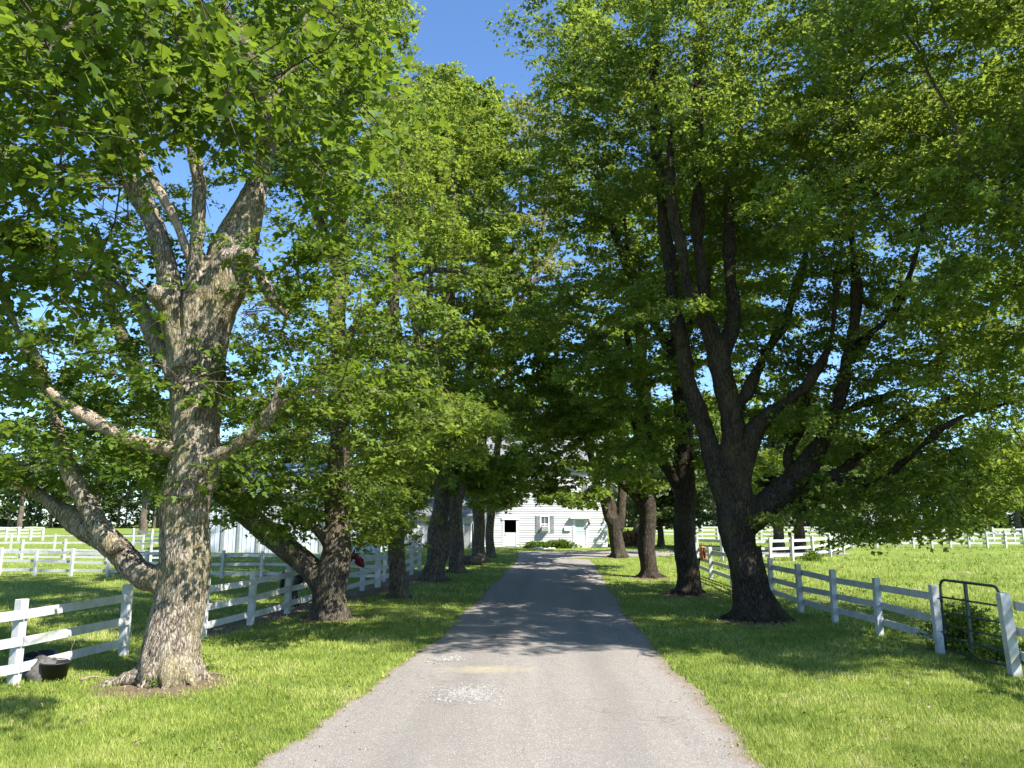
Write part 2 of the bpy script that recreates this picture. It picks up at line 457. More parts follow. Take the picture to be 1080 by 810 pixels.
def on_drive(x, y, m=0.0):
    return (x > edgeX(y, -1) + ejit(y, -1) + m) & (x < edgeX(y, 1) + ejit(y, 1) - m) & (y < YEND)
def on_path(x, y):
    return (x > near[0][0]) & (y > np.interp(x, xs, y0)) & (y < np.interp(x, xs, y1))

# pebbles
def pebbles(name, P, size, label, cat):
    n = len(P)
    base = np.array([(1,0,0),(0,1,0),(-1,0,0),(0,-1,0),(0,0,.7),(0,0,-.4)], float)
    a = rng.uniform(0, 6.28, n); s = size * rng.lognormal(-.15, .45, (n, 1, 1)) * rng.uniform(.7, 1.2, (n, 6, 1))
    ca, sa = np.cos(a)[:, None], np.sin(a)[:, None]
    B = np.stack([base[:, 0]*ca - base[:, 1]*sa, base[:, 0]*sa + base[:, 1]*ca, np.broadcast_to(base[:, 2], (n, 6))], -1) * s
    V = (P[:, None] + B).reshape(-1, 3)
    f = np.array([(0,1,4),(1,2,4),(2,3,4),(3,0,4)])
    Fc = (np.arange(n)[:, None, None]*6 + f[None]).reshape(-1, 3)
    o = link(name, np_mesh(name, V, Fc, M['pebble'], False, {'tint': np.repeat(rng.uniform(0, 1, n), 6)}))
    return tag(o, label, cat, kind='stuff')
for (px, py, rx, ry, n, lab) in ((493, 734, .52, .42, 5200, 'larger patch of white gravel filling a hole in the driveway'), (474, 697, .30, .22, 1300, 'small patch of white gravel on the driveway, farther than the larger one')):
    c = gnd(px, py); th = rng.uniform(0, 6.28, n); rr = np.abs(rng.normal(0, .62, n))**.75 * (1 + .10*np.sin(2*th+1) + .05*np.sin(5*th))
    x = c.x + rx*rr*np.cos(th); y = c.y + ry*rr*np.sin(th)*1.5
    pebbles('gravel_patch', np.stack([x, y, zg(x, y) + .036], -1), .0105, lab, 'gravel')
y = 6 + 30 * rng.random(3800)**1.7; u = rng.random(3800); u = np.where(rng.random(3800) < .6, np.where(u < .5, u*.16, 1 - (1-u)*.16), u)
x = edgeX(y, -1)*(1-u) + edgeX(y, 1)*u
pebbles('loose_gravel', np.stack([x, y, zg(x, y) + .012 + .03*(1-(2*u-1)**2)], -1), .006, 'loose grey stones scattered over the driveway and its edges', 'stones')

# ------------------------------------------------------------ trees
def resample(P, Rr, step):
    P = np.array([tuple(p) for p in P], float); Rr = np.array(Rr, float)
    if len(P) > 2:                     # Catmull-Rom
        Q = np.vstack([2*P[0]-P[1], P, 2*P[-1]-P[-2]]); RQ = np.concatenate([[Rr[0]], Rr, [Rr[-1]]])
        out = []; ro = []
        for k in range(1, len(Q) - 2):
            L = np.linalg.norm(Q[k+1]-Q[k]); n = max(1, int(L/step))
            for m in range(n):
                t = m / n
                out.append(.5*((2*Q[k]) + (-Q[k-1]+Q[k+1])*t + (2*Q[k-1]-5*Q[k]+4*Q[k+1]-Q[k+2])*t*t + (-Q[k-1]+3*Q[k]-3*Q[k+1]+Q[k+2])*t**3))
                ro.append(RQ[k]*(1-t) + RQ[k+1]*t)
        out.append(P[-1]); ro.append(Rr[-1]); return np.array(out), np.array(ro)
    L = np.linalg.norm(P[1]-P[0]); n = max(2, int(L/step)+1); t = np.linspace(0, 1, n)
    return P[0]*(1-t[:, None]) + P[1]*t[:, None], Rr[0]*(1-t) + Rr[1]*t

def limb3d(spec, Y0, Yend=None):
    """spec: (px,py,r_px[,Y]) along a limb; Y0 its depth, drifting to Yend at its tip"""
    P, Rr = [], []
    n = len(spec)
    for k, s in enumerate(spec):
        Y = s[3] if len(s) > 3 else (Y0 if Yend is None else Y0 + (Yend - Y0) * k / max(1, n-1))
        P.append(at(s[0], s[1], Y)); Rr.append(s[2] * px2m(Y, s[1]))
    return P, Rr

def grow(nodes, parent, A, step=.32, infl=3.5, kill=.42, iters=90, up=.10):
    """space colonisation from existing nodes towards attractors A"""
    N = list(nodes); par = list(parent); A = np.asarray(A)
    arr = np.array(N)
    best = np.full(len(A), 1e9); bi = np.zeros(len(A), int)
    for c in range(0, len(arr), 400):
        D = np.linalg.norm(A[:, None] - arr[None, c:c+400], axis=2); m = D.argmin(1); dm = D[np.arange(len(A)), m]
        b = dm < best; best[b] = dm[b]; bi[b] = m[b] + c
    alive = np.ones(len(A), bool)
    for it in range(iters):
        lim = infl if it > 25 else infl + 3
        act = alive & (best < lim)
        if not act.any(): break
        arr = np.array(N)
        idx = bi[act]; d = A[act] - arr[idx]; d /= np.linalg.norm(d, axis=1, keepdims=True) + 1e-9
        uq, inv = np.unique(idx, return_inverse=True)
        S = np.zeros((len(uq), 3)); np.add.at(S, inv, d)
        S /= np.linalg.norm(S, axis=1, keepdims=True) + 1e-9
        S += rng.normal(0, .16, S.shape); S[:, 2] += up
        S /= np.linalg.norm(S, axis=1, keepdims=True) + 1e-9
        new = arr[uq] + S * step
        s0 = len(N)
        N += list(new); par += list(uq)
        D = np.linalg.norm(A[:, None] - new[None], axis=2); m = D.argmin(1); dm = D[np.arange(len(A)), m]
        b = dm < best; best[b] = dm[b]; bi[b] = m[b] + s0
        alive &= best > kill
    return np.array(N), np.array(par)

LEAF5 = np.array([(0,0,0),(-.30,.06,.02),(-.55,.42,.07),(-.20,.47,.0),(-.24,.74,.03),(0,1.0,-.06),(.24,.74,.03),(.20,.47,.0),(.55,.42,.07),(.30,.06,.02)], float)
LEAF5F = np.array([(0,2,1),(0,3,2),(3,0,5),(3,5,4),(0,7,5),(7,6,5),(0,8,7),(0,9,8)])
LEAF3 = np.array([(0,0,0),(-.50,.42,.10),(-.17,.52,.0),(0,1.0,-.05),(.17,.52,.0),(.50,.42,.10)], float)
LEAF3F = np.array([(0,2,1),(0,3,2),(0,4,3),(0,5,4)])
LEAF1 = np.array([(0,0,0),(-.42,.5,.08),(0,1.0,-.04),(.42,.5,.08)], float)
LEAF1F = np.array([(0,2,1),(0,3,2)])

def leaves(C, D, size, kind, spread=(.42, .34, .07), per=18, droop=.18, rnd=.5):
    """sprays of leaves: C centres, D outward directions. Returns verts, faces, tint"""
    base, fc = {5: (LEAF5, LEAF5F), 3: (LEAF3, LEAF3F), 1: (LEAF1, LEAF1F)}[kind]
    n = len(C)
    Dh = D.copy(); Dh[:, 2] = Dh[:, 2]*.3 - .05; Dh /= np.linalg.norm(Dh, axis=1, keepdims=True) + 1e-9
    Z = np.array([0, 0, 1.0]) + rng.normal(0, .20, (n, 3)); Sd = np.cross(Dh, Z); Sd /= np.linalg.norm(Sd, axis=1, keepdims=True) + 1e-9
    Nn = np.cross(Sd, Dh)
    u = rng.uniform(-.25, 1.0, (n, per)); v = rng.normal(0, .5, (n, per)) * (1.15 - .6*np.abs(u)); w = rng.normal(0, 1, (n, per))
    P = C[:, None] + spread[0]*u[..., None]*Dh[:, None] + spread[1]*v[..., None]*Sd[:, None] + spread[2]*w[..., None]*Nn[:, None]
    P[..., 2] -= droop * (u**2 + v**2) * spread[0]
    P = P.reshape(-1, 3); m = len(P)
    T = np.repeat(Dh, per, 0)*.7 + np.repeat(Sd, per, 0) * np.sign(v.reshape(-1, 1)) * .6 + rng.normal(0, .45, (m, 3)); T[:, 2] -= .35
    T /= np.linalg.norm(T, axis=1, keepdims=True)
    Nv = np.repeat(Nn, per, 0) + rng.normal(0, rnd, (m, 3)); B = np.cross(T, Nv); B /= np.linalg.norm(B, axis=1, keepdims=True) + 1e-9
    Nv = np.cross(B, T)
    s = size * rng.uniform(.5, 1.4, (m, 1, 1))
    Vv = P[:, None] + s*(base[None, :, 0:1]*B[:, None] + (base[None, :, 1:2]-.3)*T[:, None] + base[None, :, 2:3]*Nv[:, None])
    Fc = (np.arange(m)[:, None, None]*len(base) + fc[None]).reshape(-1, 3)
    tint = np.repeat(np.clip(np.repeat(rng.normal(.45, .17, n), per) + rng.normal(0, .16, m), 0, 1), len(base))
    return Vv.reshape(-1, 3), Fc, tint

def pads(blobs, dens=1.0):
    """attraction points arranged in flattened tiers inside ellipsoids"""
    out = []
    for (c, r, n) in blobs:
        n = max(2, int(n * dens))
        g = rng.normal(0, 1, (n, 3)); g /= np.linalg.norm(g, axis=1, keepdims=True)
        ctr = np.array(c) + g * np.array(r) * (rng.uniform(.25, 1, (n, 1)) ** .45)
        for q in ctr:
            if rng.random() < .42: continue
            pr = rng.uniform(.55, 1.35); k = int(7 + 9*pr**2)
            a = rng.uniform(0, 6.28, k); rr = pr*np.sqrt(rng.random(k))
            tx, ty = rng.normal(0, .13, 2)
            p = np.stack([q[0] + rr*np.cos(a), q[1] + rr*np.sin(a), q[2] + rng.normal(0, .055, k)], -1)
            p[:, 2] += tx*(p[:, 0]-q[0]) + ty*(p[:, 1]-q[1]) - .15*rr**2
            out.append(p)
    return np.vstack(out)

def displace_bark(me, amp, seed, base_z, flute=.6, lump=1.0):
    n = len(me.vertices); co = np.empty(n*3, np.float32); no = np.empty(n*3, np.float32)
    me.vertices.foreach_get('co', co); me.vertices.foreach_get('normal', no)
    co = co.reshape(-1, 3); no = no.reshape(-1, 3); off = Vector((seed*3.1, seed*1.7, 0))
    fr = mnoise.fractal
    for k in range(n):
        x, y, z = co[k]
        a = mnoise.noise(Vector((x*3.2, y*3.2, z*.55)) + off) * flute
        b = mnoise.noise(Vector((x*1.1, y*1.1, z*.9)) + off) * lump
        c = mnoise.noise(Vector((x*11, y*11, z*2.6)) + off) * .38 + abs(mnoise.noise(Vector((x*19, y*19, z*6)) + off)) * .28
        co[k] += no[k] * amp * (a + b + c - .15)
    me.vertices.foreach_set('co', co.ravel()); me.update()

def join_meshes(parts, mat, name):
    """parts: list of (verts, faces as list of tuples)"""
    vs = []; fs = []; n = 0
    for v, f in parts:
        vs.append(np.asarray(v)); fs += [tuple(int(i)+n for i in q) for q in f]; n += len(v)
    return new_mesh(name, np.vstack(vs), fs, mat, True)

TREES = []
EL, AZ = R_(46), R_(55)                      # sun height; how far round to the right from straight behind
SE1 = np.array([math.cos(AZ), math.sin(AZ), 0])
SUNNY = [(-5.6, 8.4, -1.5, 2.9, 2.8, .85), (5.5, 11.6, -1.0, 1.0, 2.6, .85), (-5.4, 12.4, -.2, 10.5, 1.15, .9), (-7.2, 13.2, 1.5, 4.5, 1.2, .5), (-1.8, 16.6, 4.0, 10.0, 3.0, .93), (-4.3, 16.5, 4.5, 8.5, 1.8, .85), (-4.0, 12.6, 3.0, 7.5, 1.3, .7), (-3.2, 31, .5, 4, .8, .6), (-5.0, 22, 7, 13, 3, .6), (-1, 33, 8, 15, 3.2, .75), (3.0, 20.5, 11, 20, 3.0, .2), (-3, 26, 9, 15, 2.5, .5)]
# the trunks, the house and the pastures stay clear of foliage: (px, py, half width, half height, depth limit, share pruned)
OPEN = [(197,560,50,120,12.3,1),(203,430,42,95,12.9,.99),(212,320,58,62,12.9,.97),(190,235,68,62,12.8,.93),(288,160,26,85,12.8,.85),(80,545,95,55,14.4,.75),(58,440,55,90,13.6,.65),(115,450,66,32,12.9,.93),
        (140,390,30,60,21,.6),(354,545,26,112,21.1,.98), (356,500,24,75,15.5,.93),(356,490,16,40,19.6,.6),(285,570,55,38,19.6,.85),(240,530,35,30,19,.8),(420,605,14,45,25.5,.9),(468,570,30,60,30.5,.93),(468,500,22,30,30,.5),(500,570,30,35,44,.9),
        (578,562,62,34,55,1),(612,505,14,16,50,.8),(790,600,55,70,19.5,1),(772,490,45,60,19.4,.75),(850,500,60,35,18.6,.6),(770,400,50,60,19.4,.5),(890,430,35,60,18.6,.5),(745,470,25,60,19.4,.5),
        (722,560,22,80,25.5,.93),(684,560,20,62,31.5,.93),(648,560,32,45,43,.9),(280,290,60,40,11.5,.4),(440,565,18,22,50,.8),(320,590,60,24,30,.9),(705,560,16,25,60,.7), (930,465,130,62,18.4,.75), (820,340,70,60,19.5,.35), (735,300,30,120,19.6,.5)]
def pruned(W):
    v = W - np.array([0, 0, H]); fw = np.maximum(v[:, 1]*CP + v[:, 2]*SP, .3)
    px = 540 + F*v[:, 0]/fw; py = 405 - F*(-v[:, 1]*SP + v[:, 2]*CP)/fw
    keep = np.ones(len(W), bool); u = rng.random(len(W)); inf = (px > -60) & (px < 1140)
    for x, y, a, b, Yl, pr in OPEN:
        keep &= ~((((px-x)/a)**2 + ((py-y)/b)**2 < 1) & (W[:, 1] < Yl) & (u < pr))
    # gaps in the canopy on the sun side of what the sun reaches
    for (ax, ay, z0, z1, hw, pr) in SUNNY:
        q = W - np.array([ax, ay, 0]); f = q @ SE1; d = q[:, 0]*math.sin(AZ) - q[:, 1]*math.cos(AZ); zz = W[:, 2] - d*math.tan(EL)
        keep &= ~((np.abs(f) < hw) & (d > .9) & (zz > z0) & (zz < z1) & (rng.random(len(W)) < pr))
    low = 552 + 10*np.sin(px/37) + np.where((px > 850) & (px < 1010), 18 + 14*np.sin(px/23), 0) - np.where(px < 160, 12, 0) + np.where((px > 372) & (px < 450), 34, 0)
    keep &= ~(inf & (py > low) & (W[:, 1] < 60))
    return keep
def build_tree(name, label, limbs, blobs, Y, base_px, voxel=.05, amp=.035, leafsize=.13, kind=3, per=16, mat='leaf', bark='bark',
               extra=None, roots=6, twig_r=.02, seed=1, sprays=1.6, dens=1.0, cat='tree', group=None, root_list=None, step=.32, maxr=.9, grow_min_z=2.2, rough_spread=1.0, girth=.88, clump=1.0):
    global rng
    rng = np.random.default_rng(seed)
    base = gnd(*base_px) if isinstance(base_px, tuple) and len(base_px) == 2 else Vector(base_px)
    root = thing(name, base, label, cat, group or ('maples lining the driveway' if name == 'maple_tree' else ('trees beyond the avenue of maples' if name.endswith('_tree') else None)))
    off = np.array(base)
    mb = MB(); nodes = []; par = []; lr = []; chains = []
    mainr = None
    for li, (P, Rr) in enumerate(limbs):
        P, Rr = resample(P, Rr, .22); Rr = Rr * girth
        k = np.arange(len(P)); wig = np.stack([np.sin(k*.55+li*2+seed), np.cos(k*.43+li+seed*2), np.zeros(len(P))], -1)
        fade = np.clip(k/5, 0, 1)[:, None]
        P = P + wig * (Rr[:, None]*.16) * fade
        P = P - off
        if li == 0: mainr = Rr[min(int(1.3/.22), len(Rr)-1)]
        mb.tube([tuple(p) for p in P], Rr, 14 if Rr[0] > .12 else 10)
        # growth nodes
        s = len(nodes)
        if nodes:
            dd = np.linalg.norm(np.array(nodes) - P[0], axis=1); pk = int(dd.argmin())
        else: pk = -1
        for q in range(len(P)):
            nodes.append(P[q]); lr.append(Rr[q]); par.append(pk if q == 0 else s+q-1)
    r0 = mainr
    rl = root_list or [(2*math.pi*(k + random.uniform(-.3, .3))/roots, random.uniform(1.7, 2.5)) for k in range(roots)]
    for a, ln in rl:
        ca, sa = math.cos(a), math.sin(a); x0 = np.array(nodes[0])
        mb.tube([(x0[0]+ca*r0*.45, x0[1]+sa*r0*.45, r0*1.5), (x0[0]+ca*r0*.68, x0[1]+sa*r0*.68, r0*.75), (x0[0]+ca*r0*1.05, x0[1]+sa*r0*1.05, r0*.25), (x0[0]+ca*r0*ln*.8, x0[1]+sa*r0*ln*.8, .03), (x0[0]+ca*r0*ln*1.15, x0[1]+sa*r0*ln*1.15, -.12)],
                [r0*.38, r0*.40, r0*.32, r0*.18, r0*.08], 10)
    tm = new_mesh('trunk', mb.v, mb.f)
    me = remesh_eval(tm, voxel, 2)
    displace_bark(me, amp, seed, 0, lump={11: 1.7, 101: 1.2}.get(seed, 1.0))
    me.polygons.foreach_set('use_smooth', [True]*len(me.polygons))
    me.materials.clear(); me.materials.append(M[bark])
    link('trunk', me, root)
    # crown growth
    nl = len(nodes)
    start = np.array(nodes); ok = start[:, 2] > grow_min_z
    A = pads([(np.array(c) - off, r, n) for c, r, n in blobs], dens)
    A = A[A[:, 2] > 1.2]
    # only nodes high enough take part: park the low ones far away
    st2 = start.copy(); st2[~ok] += np.array([0, 0, -500])
    N, PR = grow(st2, par, A, step=step)
    N[:nl] = start
    n = len(N)
    # pipe-model radii
    ch = [[] for _ in range(n)]
    for k in range(nl, n): ch[PR[k]].append(k)
    rad = np.zeros(n); cnt = np.zeros(n)
    for k in range(n-1, nl-1, -1):
        s = sum(rad[c]**2.35 for c in ch[k]); rad[k] = max(.0055, (s + (.0055**2.35 if not ch[k] else 1e-9)) ** (1/2.35))
    for k in range(nl, n):
        p = PR[k]; cap_ = lr[p]*.7 if p < nl else rad[p]
        rad[k] = min(rad[k], cap_, .14)
    parts = []
    starts = [k for k in range(nl, n) if PR[k] < nl]
    stack = list(starts)
    while stack:
        k = stack.pop(); path = [PR[k], k]; c = k
        while ch[c]:
            o = sorted(ch[c], key=lambda q: -rad[q]); stack += o[1:]; c = o[0]; path.append(c)
        rr = np.array([rad[q] for q in path]); rr[0] = rr[1]; pts = N[path].copy()
        if path[0] < nl: pts = pts
        rr[-1] *= .5
        parts.append(tube_arr(pts, rr, 6 if rr[0] > .03 else (4 if rr[0] > .012 else 3)))
    if parts:
        vs = []; fs = []; c0 = 0
        for v, f in parts: vs.append(v); fs.append(f + c0); c0 += len(v)
        br = np_mesh('branches', np.vstack(vs), np.vstack(fs), M['bark_shaded' if bark == 'bark_shaded' else 'bark'], True)
        link('branches', br, root)
    # leaf sprays
    dirs = N[nl:] - N[PR[nl:]]; dirs /= np.linalg.norm(dirs, axis=1, keepdims=True) + 1e-9
    near_a = np.zeros(n - nl, bool)
    for c in range(0, n - nl, 500):
        near_a[c:c+500] = np.linalg.norm(N[nl+c:nl+c+500][:, None] - A[None], axis=2).min(1) < .52*clump
    leafy = np.where((rad[nl:] < twig_r) & near_a)[0]
    sprays = sprays * 1.45
    rep = rng.poisson(sprays, len(leafy)); terminal = np.array([len(ch[nl+k]) == 0 for k in leafy])
    rep = np.where(terminal, np.maximum(rep, 1) + 1, rep)
    ii = np.repeat(leafy, rep)
    C = N[nl:][ii] + rng.normal(0, .13, (len(ii), 3)) * np.array([1, 1, .5]); D = dirs[ii] + rng.normal(0, .55, (len(ii), 3))
    kp = pruned(C + off); C = C[kp]; D = D[kp]; ii = ii[kp]
    V, Fc, tint = leaves(C, D, leafsize, kind, per=per, spread=(.42*rough_spread, .34*rough_spread, .045), rnd=.40)
    if kind > 1:                       # the twig that carries each spray
        m = len(C); Dh = D.copy(); Dh[:, 2] = Dh[:, 2]*.3 - .12; Dh /= np.linalg.norm(Dh, axis=1, keepdims=True) + 1e-9
        Sx = np.cross(Dh, [0, 0, 1.0]); Sx /= np.linalg.norm(Sx, axis=1, keepdims=True) + 1e-9
        Ux = np.cross(Sx, Dh); A0 = C - Dh*.22; A1 = C + Dh*.36; w0 = .0042
        ring = lambda Pq, ww: np.stack([Pq + Sx*ww, Pq - Sx*ww*.5 + Ux*ww*.87, Pq - Sx*ww*.5 - Ux*ww*.87], 1)
        TV = np.concatenate([ring(A0, w0), ring(A1, w0*.5)], 1).reshape(-1, 3)
        q = np.array([(0,1,4,3),(1,2,5,4),(2,0,3,5)]); TF = (np.arange(m)[:, None, None]*6 + q[None]).reshape(-1, 4)
        link('twigs', np_mesh('twigs', TV, TF, M['bark']), root)
    crown = link('crown', np_mesh('crown', V, Fc, M[mat], False, {'tint': tint}), root)
    print('TREE', name, 'nodes', n, 'leaves', len(ii)*per, 'trunkverts', len(me.vertices))
    if extra: extra(root, off)
    TREES.append(root)
    return root

def B(px, py, Y, rx, ry, rz, n):        # a foliage mass centred where the ray meets depth Y
    return (tuple(at(px, py, Y)), (rx, ry, rz), n)

# --- left row -----------------------------------------------------------------
Y1 = gnd(180, 718).y
L1 = [limb3d(s, Y1, e) for s, e in (
  ([(180,724,40),(182,700,36),(184,650,33),(190,600,32),(196,545,30),(203,490,29),(203,440,30),(208,390,31),(217,345,32),(229,305,33),(244,272,29),(258,238,20),(274,180,14),(292,115,12),(308,60,11),(322,0,10),(335,-60,8)], Y1+.6),
  ([(196,385,15),(203,330,12),(206,280,11),(209,235,11),(209,195,10),(203,160,8),(196,110,7),(190,40,6)], Y1-.6),
  ([(192,390,16),(186,340,15),(178,300,14),(168,258,13),(150,208,12),(137,190,9)], Y1-.2),
  ([(188,330,13),(172,314,12),(158,307,9)], Y1-.4),
  ([(240,275,14),(258,268,11),(268,268,7)], Y1-.2),
  ([(262,272,7),(275,292,6),(288,315,5),(302,332,3)], Y1),
  ([(172,612,18),(150,604,17),(125,582,16),(95,560,15),(62,535,12),(28,512,10),(0,497,9),(-60,470,8),(-130,430,6)], Y1+1.5),
  ([(122,582,11),(103,556,11),(84,520,10),(72,485,10),(62,447,9),(47,405,8),(24,358,7),(6,318,6),(-10,270,5)], Y1+.8),
  ([(225,482,9),(244,474,8),(264,460,7),(279,444,6),(291,424,5),(296,392,3)], Y1-.6),
  ([(262,462,5),(286,436,4),(306,420,4),(330,413,3),(356,411,2)], Y1-.9),
  ([(185,395,12),(172,372,10),(160,350,9),(148,325,8),(120,300,7),(80,290,6),(30,296,5)], Y1+1.0),
  ([(196,110,7,Y1-1.2),(150,40,7,Y1-3.0),(120,-20,6,Y1-4.2),(110,-30,5,Y1-5.5)], None),
  ([(280,165,9,Y1),(270,80,8,Y1-1.6),(230,0,7,Y1-3.2),(215,-10,5,Y1-5)], None),
)]
def l1_extra(root, off):
    for sp, e in (([(185,474,9),(160,470,8),(138,464,7),(110,450,7),(80,433,6),(58,417,5.5),(50,410,4)], Y1-.3),
                  ([(205,285,4),(196,262,5),(186,235,5),(170,205,5),(152,172,4.5),(138,148,4),(130,120,3)], Y1-.8),
                  ([(120,455,3),(100,438,3.5),(86,432,3)], Y1+.1)):
        P, Rr = limb3d(sp, Y1 - .1, e); P, Rr = resample(P, Rr, .12); mb = MB()
        mb.tube([tuple(p) for p in (P - off)], Rr, 10)
        me = remesh_eval(new_mesh('dead_limb', mb.v, mb.f), .02, 1); displace_bark(me, .012, 4, 0)
        me.polygons.foreach_set('use_smooth', [True]*len(me.polygons)); me.materials.clear(); me.materials.append(M['bark_dead'])
        o = link('dead_limb', me, root); o['label'] = 'bare bleached dead limb without bark'
    # a tangle of dead twigs on the right of the trunk
    mb = MB()
    r2 = np.random.default_rng(3)
    for k in range(16):
        p = np.array(at(255 + r2.uniform(-5, 5), 335 + r2.uniform(-8, 10), Y1 - .45)) - off
        d = np.array([r2.uniform(.2, 1), r2.uniform(-.5, .4), r2.uniform(-.6, .5)]); pts = [p]
        for q in range(7):
            d = d + r2.normal(0, .22, 3) + np.array([0, 0, -.05]); d /= np.linalg.norm(d); p = p + d*.13; pts.append(p)
        mb.tube(pts, np.linspace(.009, .003, 8), 4)
    mb.build('dead_twigs', M['bark_dead'], root, smooth=True)
build_tree('maple_tree', 'old gnarled maple with pale mossy trunk and bleached broken limbs, nearest tree on the left', L1, [
  B(40,40,6.0,2.0,1.0,.9,34), B(170,30,6.3,1.6,1.0,.8,28), B(270,35,7.0,1.0,1.0,.8,18), B(90,125,6.2,1.8,.9,.5,30), B(205,130,6.6,1.3,.9,.35,20), B(310,70,7.2,.4,.8,.4,6), B(15,210,6.6,.9,.9,.5,12), B(10,330,7.2,.8,.8,.6,6), B(330,150,7.5,.6,.8,.35,6),
  B(330,265,12.6,1.1,1.3,.5,20), B(280,300,12.8,.8,.9,.4,7), B(320,372,12.4,1.2,1,.35,15), B(255,400,13.2,.8,.8,.5,8), B(290,440,12.8,1.0,.9,.35,10), B(265,500,13,.9,.8,.45,8),
  B(60,470,14.0,2.2,1.5,.7,14), B(-10,420,13,1.5,1.5,1.0,10), B(120,400,14.5,1.6,1.4,.8,10), B(20,300,13.5,2.2,2,1.6,20), B(100,230,13.5,2,2,1.5,17),
  B(150,-60,12.8,3.6,3,3.0,50), B(40,-80,11.5,3.5,3,3,44), B(-150,150,12,3,3,4,36), B(40,120,13,2,2,2,20), B(285,100,12.5,1.2,1.4,1.6,14)],
  Y1, (180,718), voxel=.028, amp=.06, girth=.86, leafsize=.108, kind=5, per=14, mat='leaf_near', bark='bark_pale', extra=l1_extra, seed=11, sprays=1.7,
  root_list=[(2.9,2.1),(3.6,2.4),(4.3,1.5),(5.0,1.5),(5.7,1.6),(.2,1.6),(1.2,1.7),(2.1,1.7)])

Y2 = gnd(345, 652).y
L2 = [limb3d(s, Y2, e) for s, e in (
  ([(347,657,24),(349,630,21),(352,600,19),(355,560,15),(357,500,14),(359,440,13),(358,380,12),(357,310,11),(360,230,10),(364,140,8),(368,50,7),(372,-40,5)], Y2),
  ([(345,622,15),(325,598,14),(300,577,14),(270,550,13),(240,524,13),(205,500,12),(172,450,11),(150,405,10),(138,375,9),(122,342,8),(112,300,6),(100,240,5)], Y2+.5),
  ([(352,580,8),(335,560,6),(310,540,5),(282,522,4)], Y2-1),
  ([(357,470,8),(370,430,6),(400,400,5),(440,370,4),(480,350,3)], Y2-2.5),
  ([(357,370,7),(385,330,6),(420,300,5),(460,285,4),(510,290,3)], Y2-2.5),
  ([(358,300,7),(340,240,6),(310,180,5),(290,120,4)], Y2+1),
)]
build_tree('maple_tree', 'maple with straight grey trunk and thick low limb reaching left behind the nearest tree', L2, [
  B(460,300,16.5,1.7,1.4,.75,34), B(420,340,16.8,1.6,1.3,.6,24), B(370,410,16.8,2.0,1.4,.6,34), B(440,440,17,1.8,1.4,.65,34), B(410,475,16.8,1.4,1.2,.4,20), B(330,340,18,1.4,1.3,1.0,16),
  B(300,515,21.3,2.2,1.4,.75,44), B(330,550,21.3,1.3,1.2,.45,24), B(240,500,21.8,1.8,1.4,.8,30), B(385,540,21.5,1.5,1.4,.8,26), B(270,545,19.5,1.2,1.0,.55,14), B(330,530,20,1.7,1.3,.75,26), B(215,470,20,2.2,1.6,1.1,16), B(110,440,20,2.2,1.8,1.0,18), B(50,380,20.5,2.5,2,1.3,18), B(230,380,21,2,1.6,1.6,16),
  B(350,160,20,2.4,2.2,2.6,50), B(410,200,20,2.0,1.8,2.2,40), B(300,60,20.5,2.5,2,2.4,36), B(390,40,20.5,1.0,1.8,2.0,24), B(360,-60,21,2.6,2.6,2.2,32), B(440,240,19,1.2,1.3,1.0,16), B(180,130,21,2.5,2,2.5,24)],
  Y2, (347,655), voxel=.042, amp=.035, leafsize=.135, kind=3, per=15, seed=22, sprays=1.5, bark='bark', root_list=[(k*1.05+.3, 1.5) for k in range(6)])

Y3 = gnd(421, 630).y
L3 = [limb3d(s, Y3, e) for s, e in (
  ([(421,632,13),(420,615,11),(419,580,10),(418,530,9.5),(418,470,9),(417,400,8),(415,320,7),(418,240,6),(425,160,5),(430,80,4)], Y3),
  ([(418,480,6),(400,440,5),(380,400,4),(365,350,3)], Y3+1),
  ([(417,420,6),(435,380,5),(450,330,4),(455,280,3)], Y3-1),
)]
build_tree('maple_tree', 'slim dark maple trunk, third in the left row, beside the fence end', L3, [
  B(400,530,25.5,2.2,1.6,1.5,40), B(370,500,26,1.6,1.6,1.4,24), B(430,500,26,1.4,1.6,1.0,16), B(395,420,26,2.2,2,1.8,36), B(440,380,27,1.6,1.6,1.6,24), B(400,280,27,2.6,2.2,2.6,40), B(430,180,27,2.2,2.2,2.6,40), B(450,120,28,1.4,1.6,1.6,18), B(405,575,25.5,1.4,1.2,.6,16), B(388,548,25,1.3,1.2,.9,30), B(430,560,25.2,.9,1.2,.5,10)],
  Y3, (421,630), voxel=.05, amp=.025, leafsize=.15, kind=3, per=14, seed=33, sprays=1.3)

Y4 = gnd(458, 612).y
L4 = [limb3d(s, Y4, e) for s, e in (
  ([(456,615,17),(459,597,13),(461,570,12),(464,540,12),(466,500,11),(468,450,10),(470,390,9),(474,320,8),(478,250,6),(480,180,5)], Y4),
  ([(466,590,8),(474,565,6),(480,545,5.5),(487,515,5),(490,485,5),(492,440,4)], Y4-.5),
  ([(468,440,6),(450,400,5),(438,350,4),(430,300,3)], Y4+1),
)]
build_tree('maple_tree', 'stout maple fourth in the left row, thin fork leaving its pale trunk to the right', L4, [
  B(455,470,31,1.5,1.6,1.2,20), B(455,105,33,1.6,1.8,1.6,30), B(470,400,32,2.4,2,1.8,36), B(500,330,32,2.2,2,2.0,36), B(470,250,33,2.8,2.4,2.8,48), B(480,160,33,1.6,2,2.2,30), B(515,440,30,1.2,1.3,1.0,18)],
  Y4, (456,613), voxel=.06, amp=.045, leafsize=.17, kind=3, per=13, seed=44, sprays=1.25, mat='leaf', girth=.8)

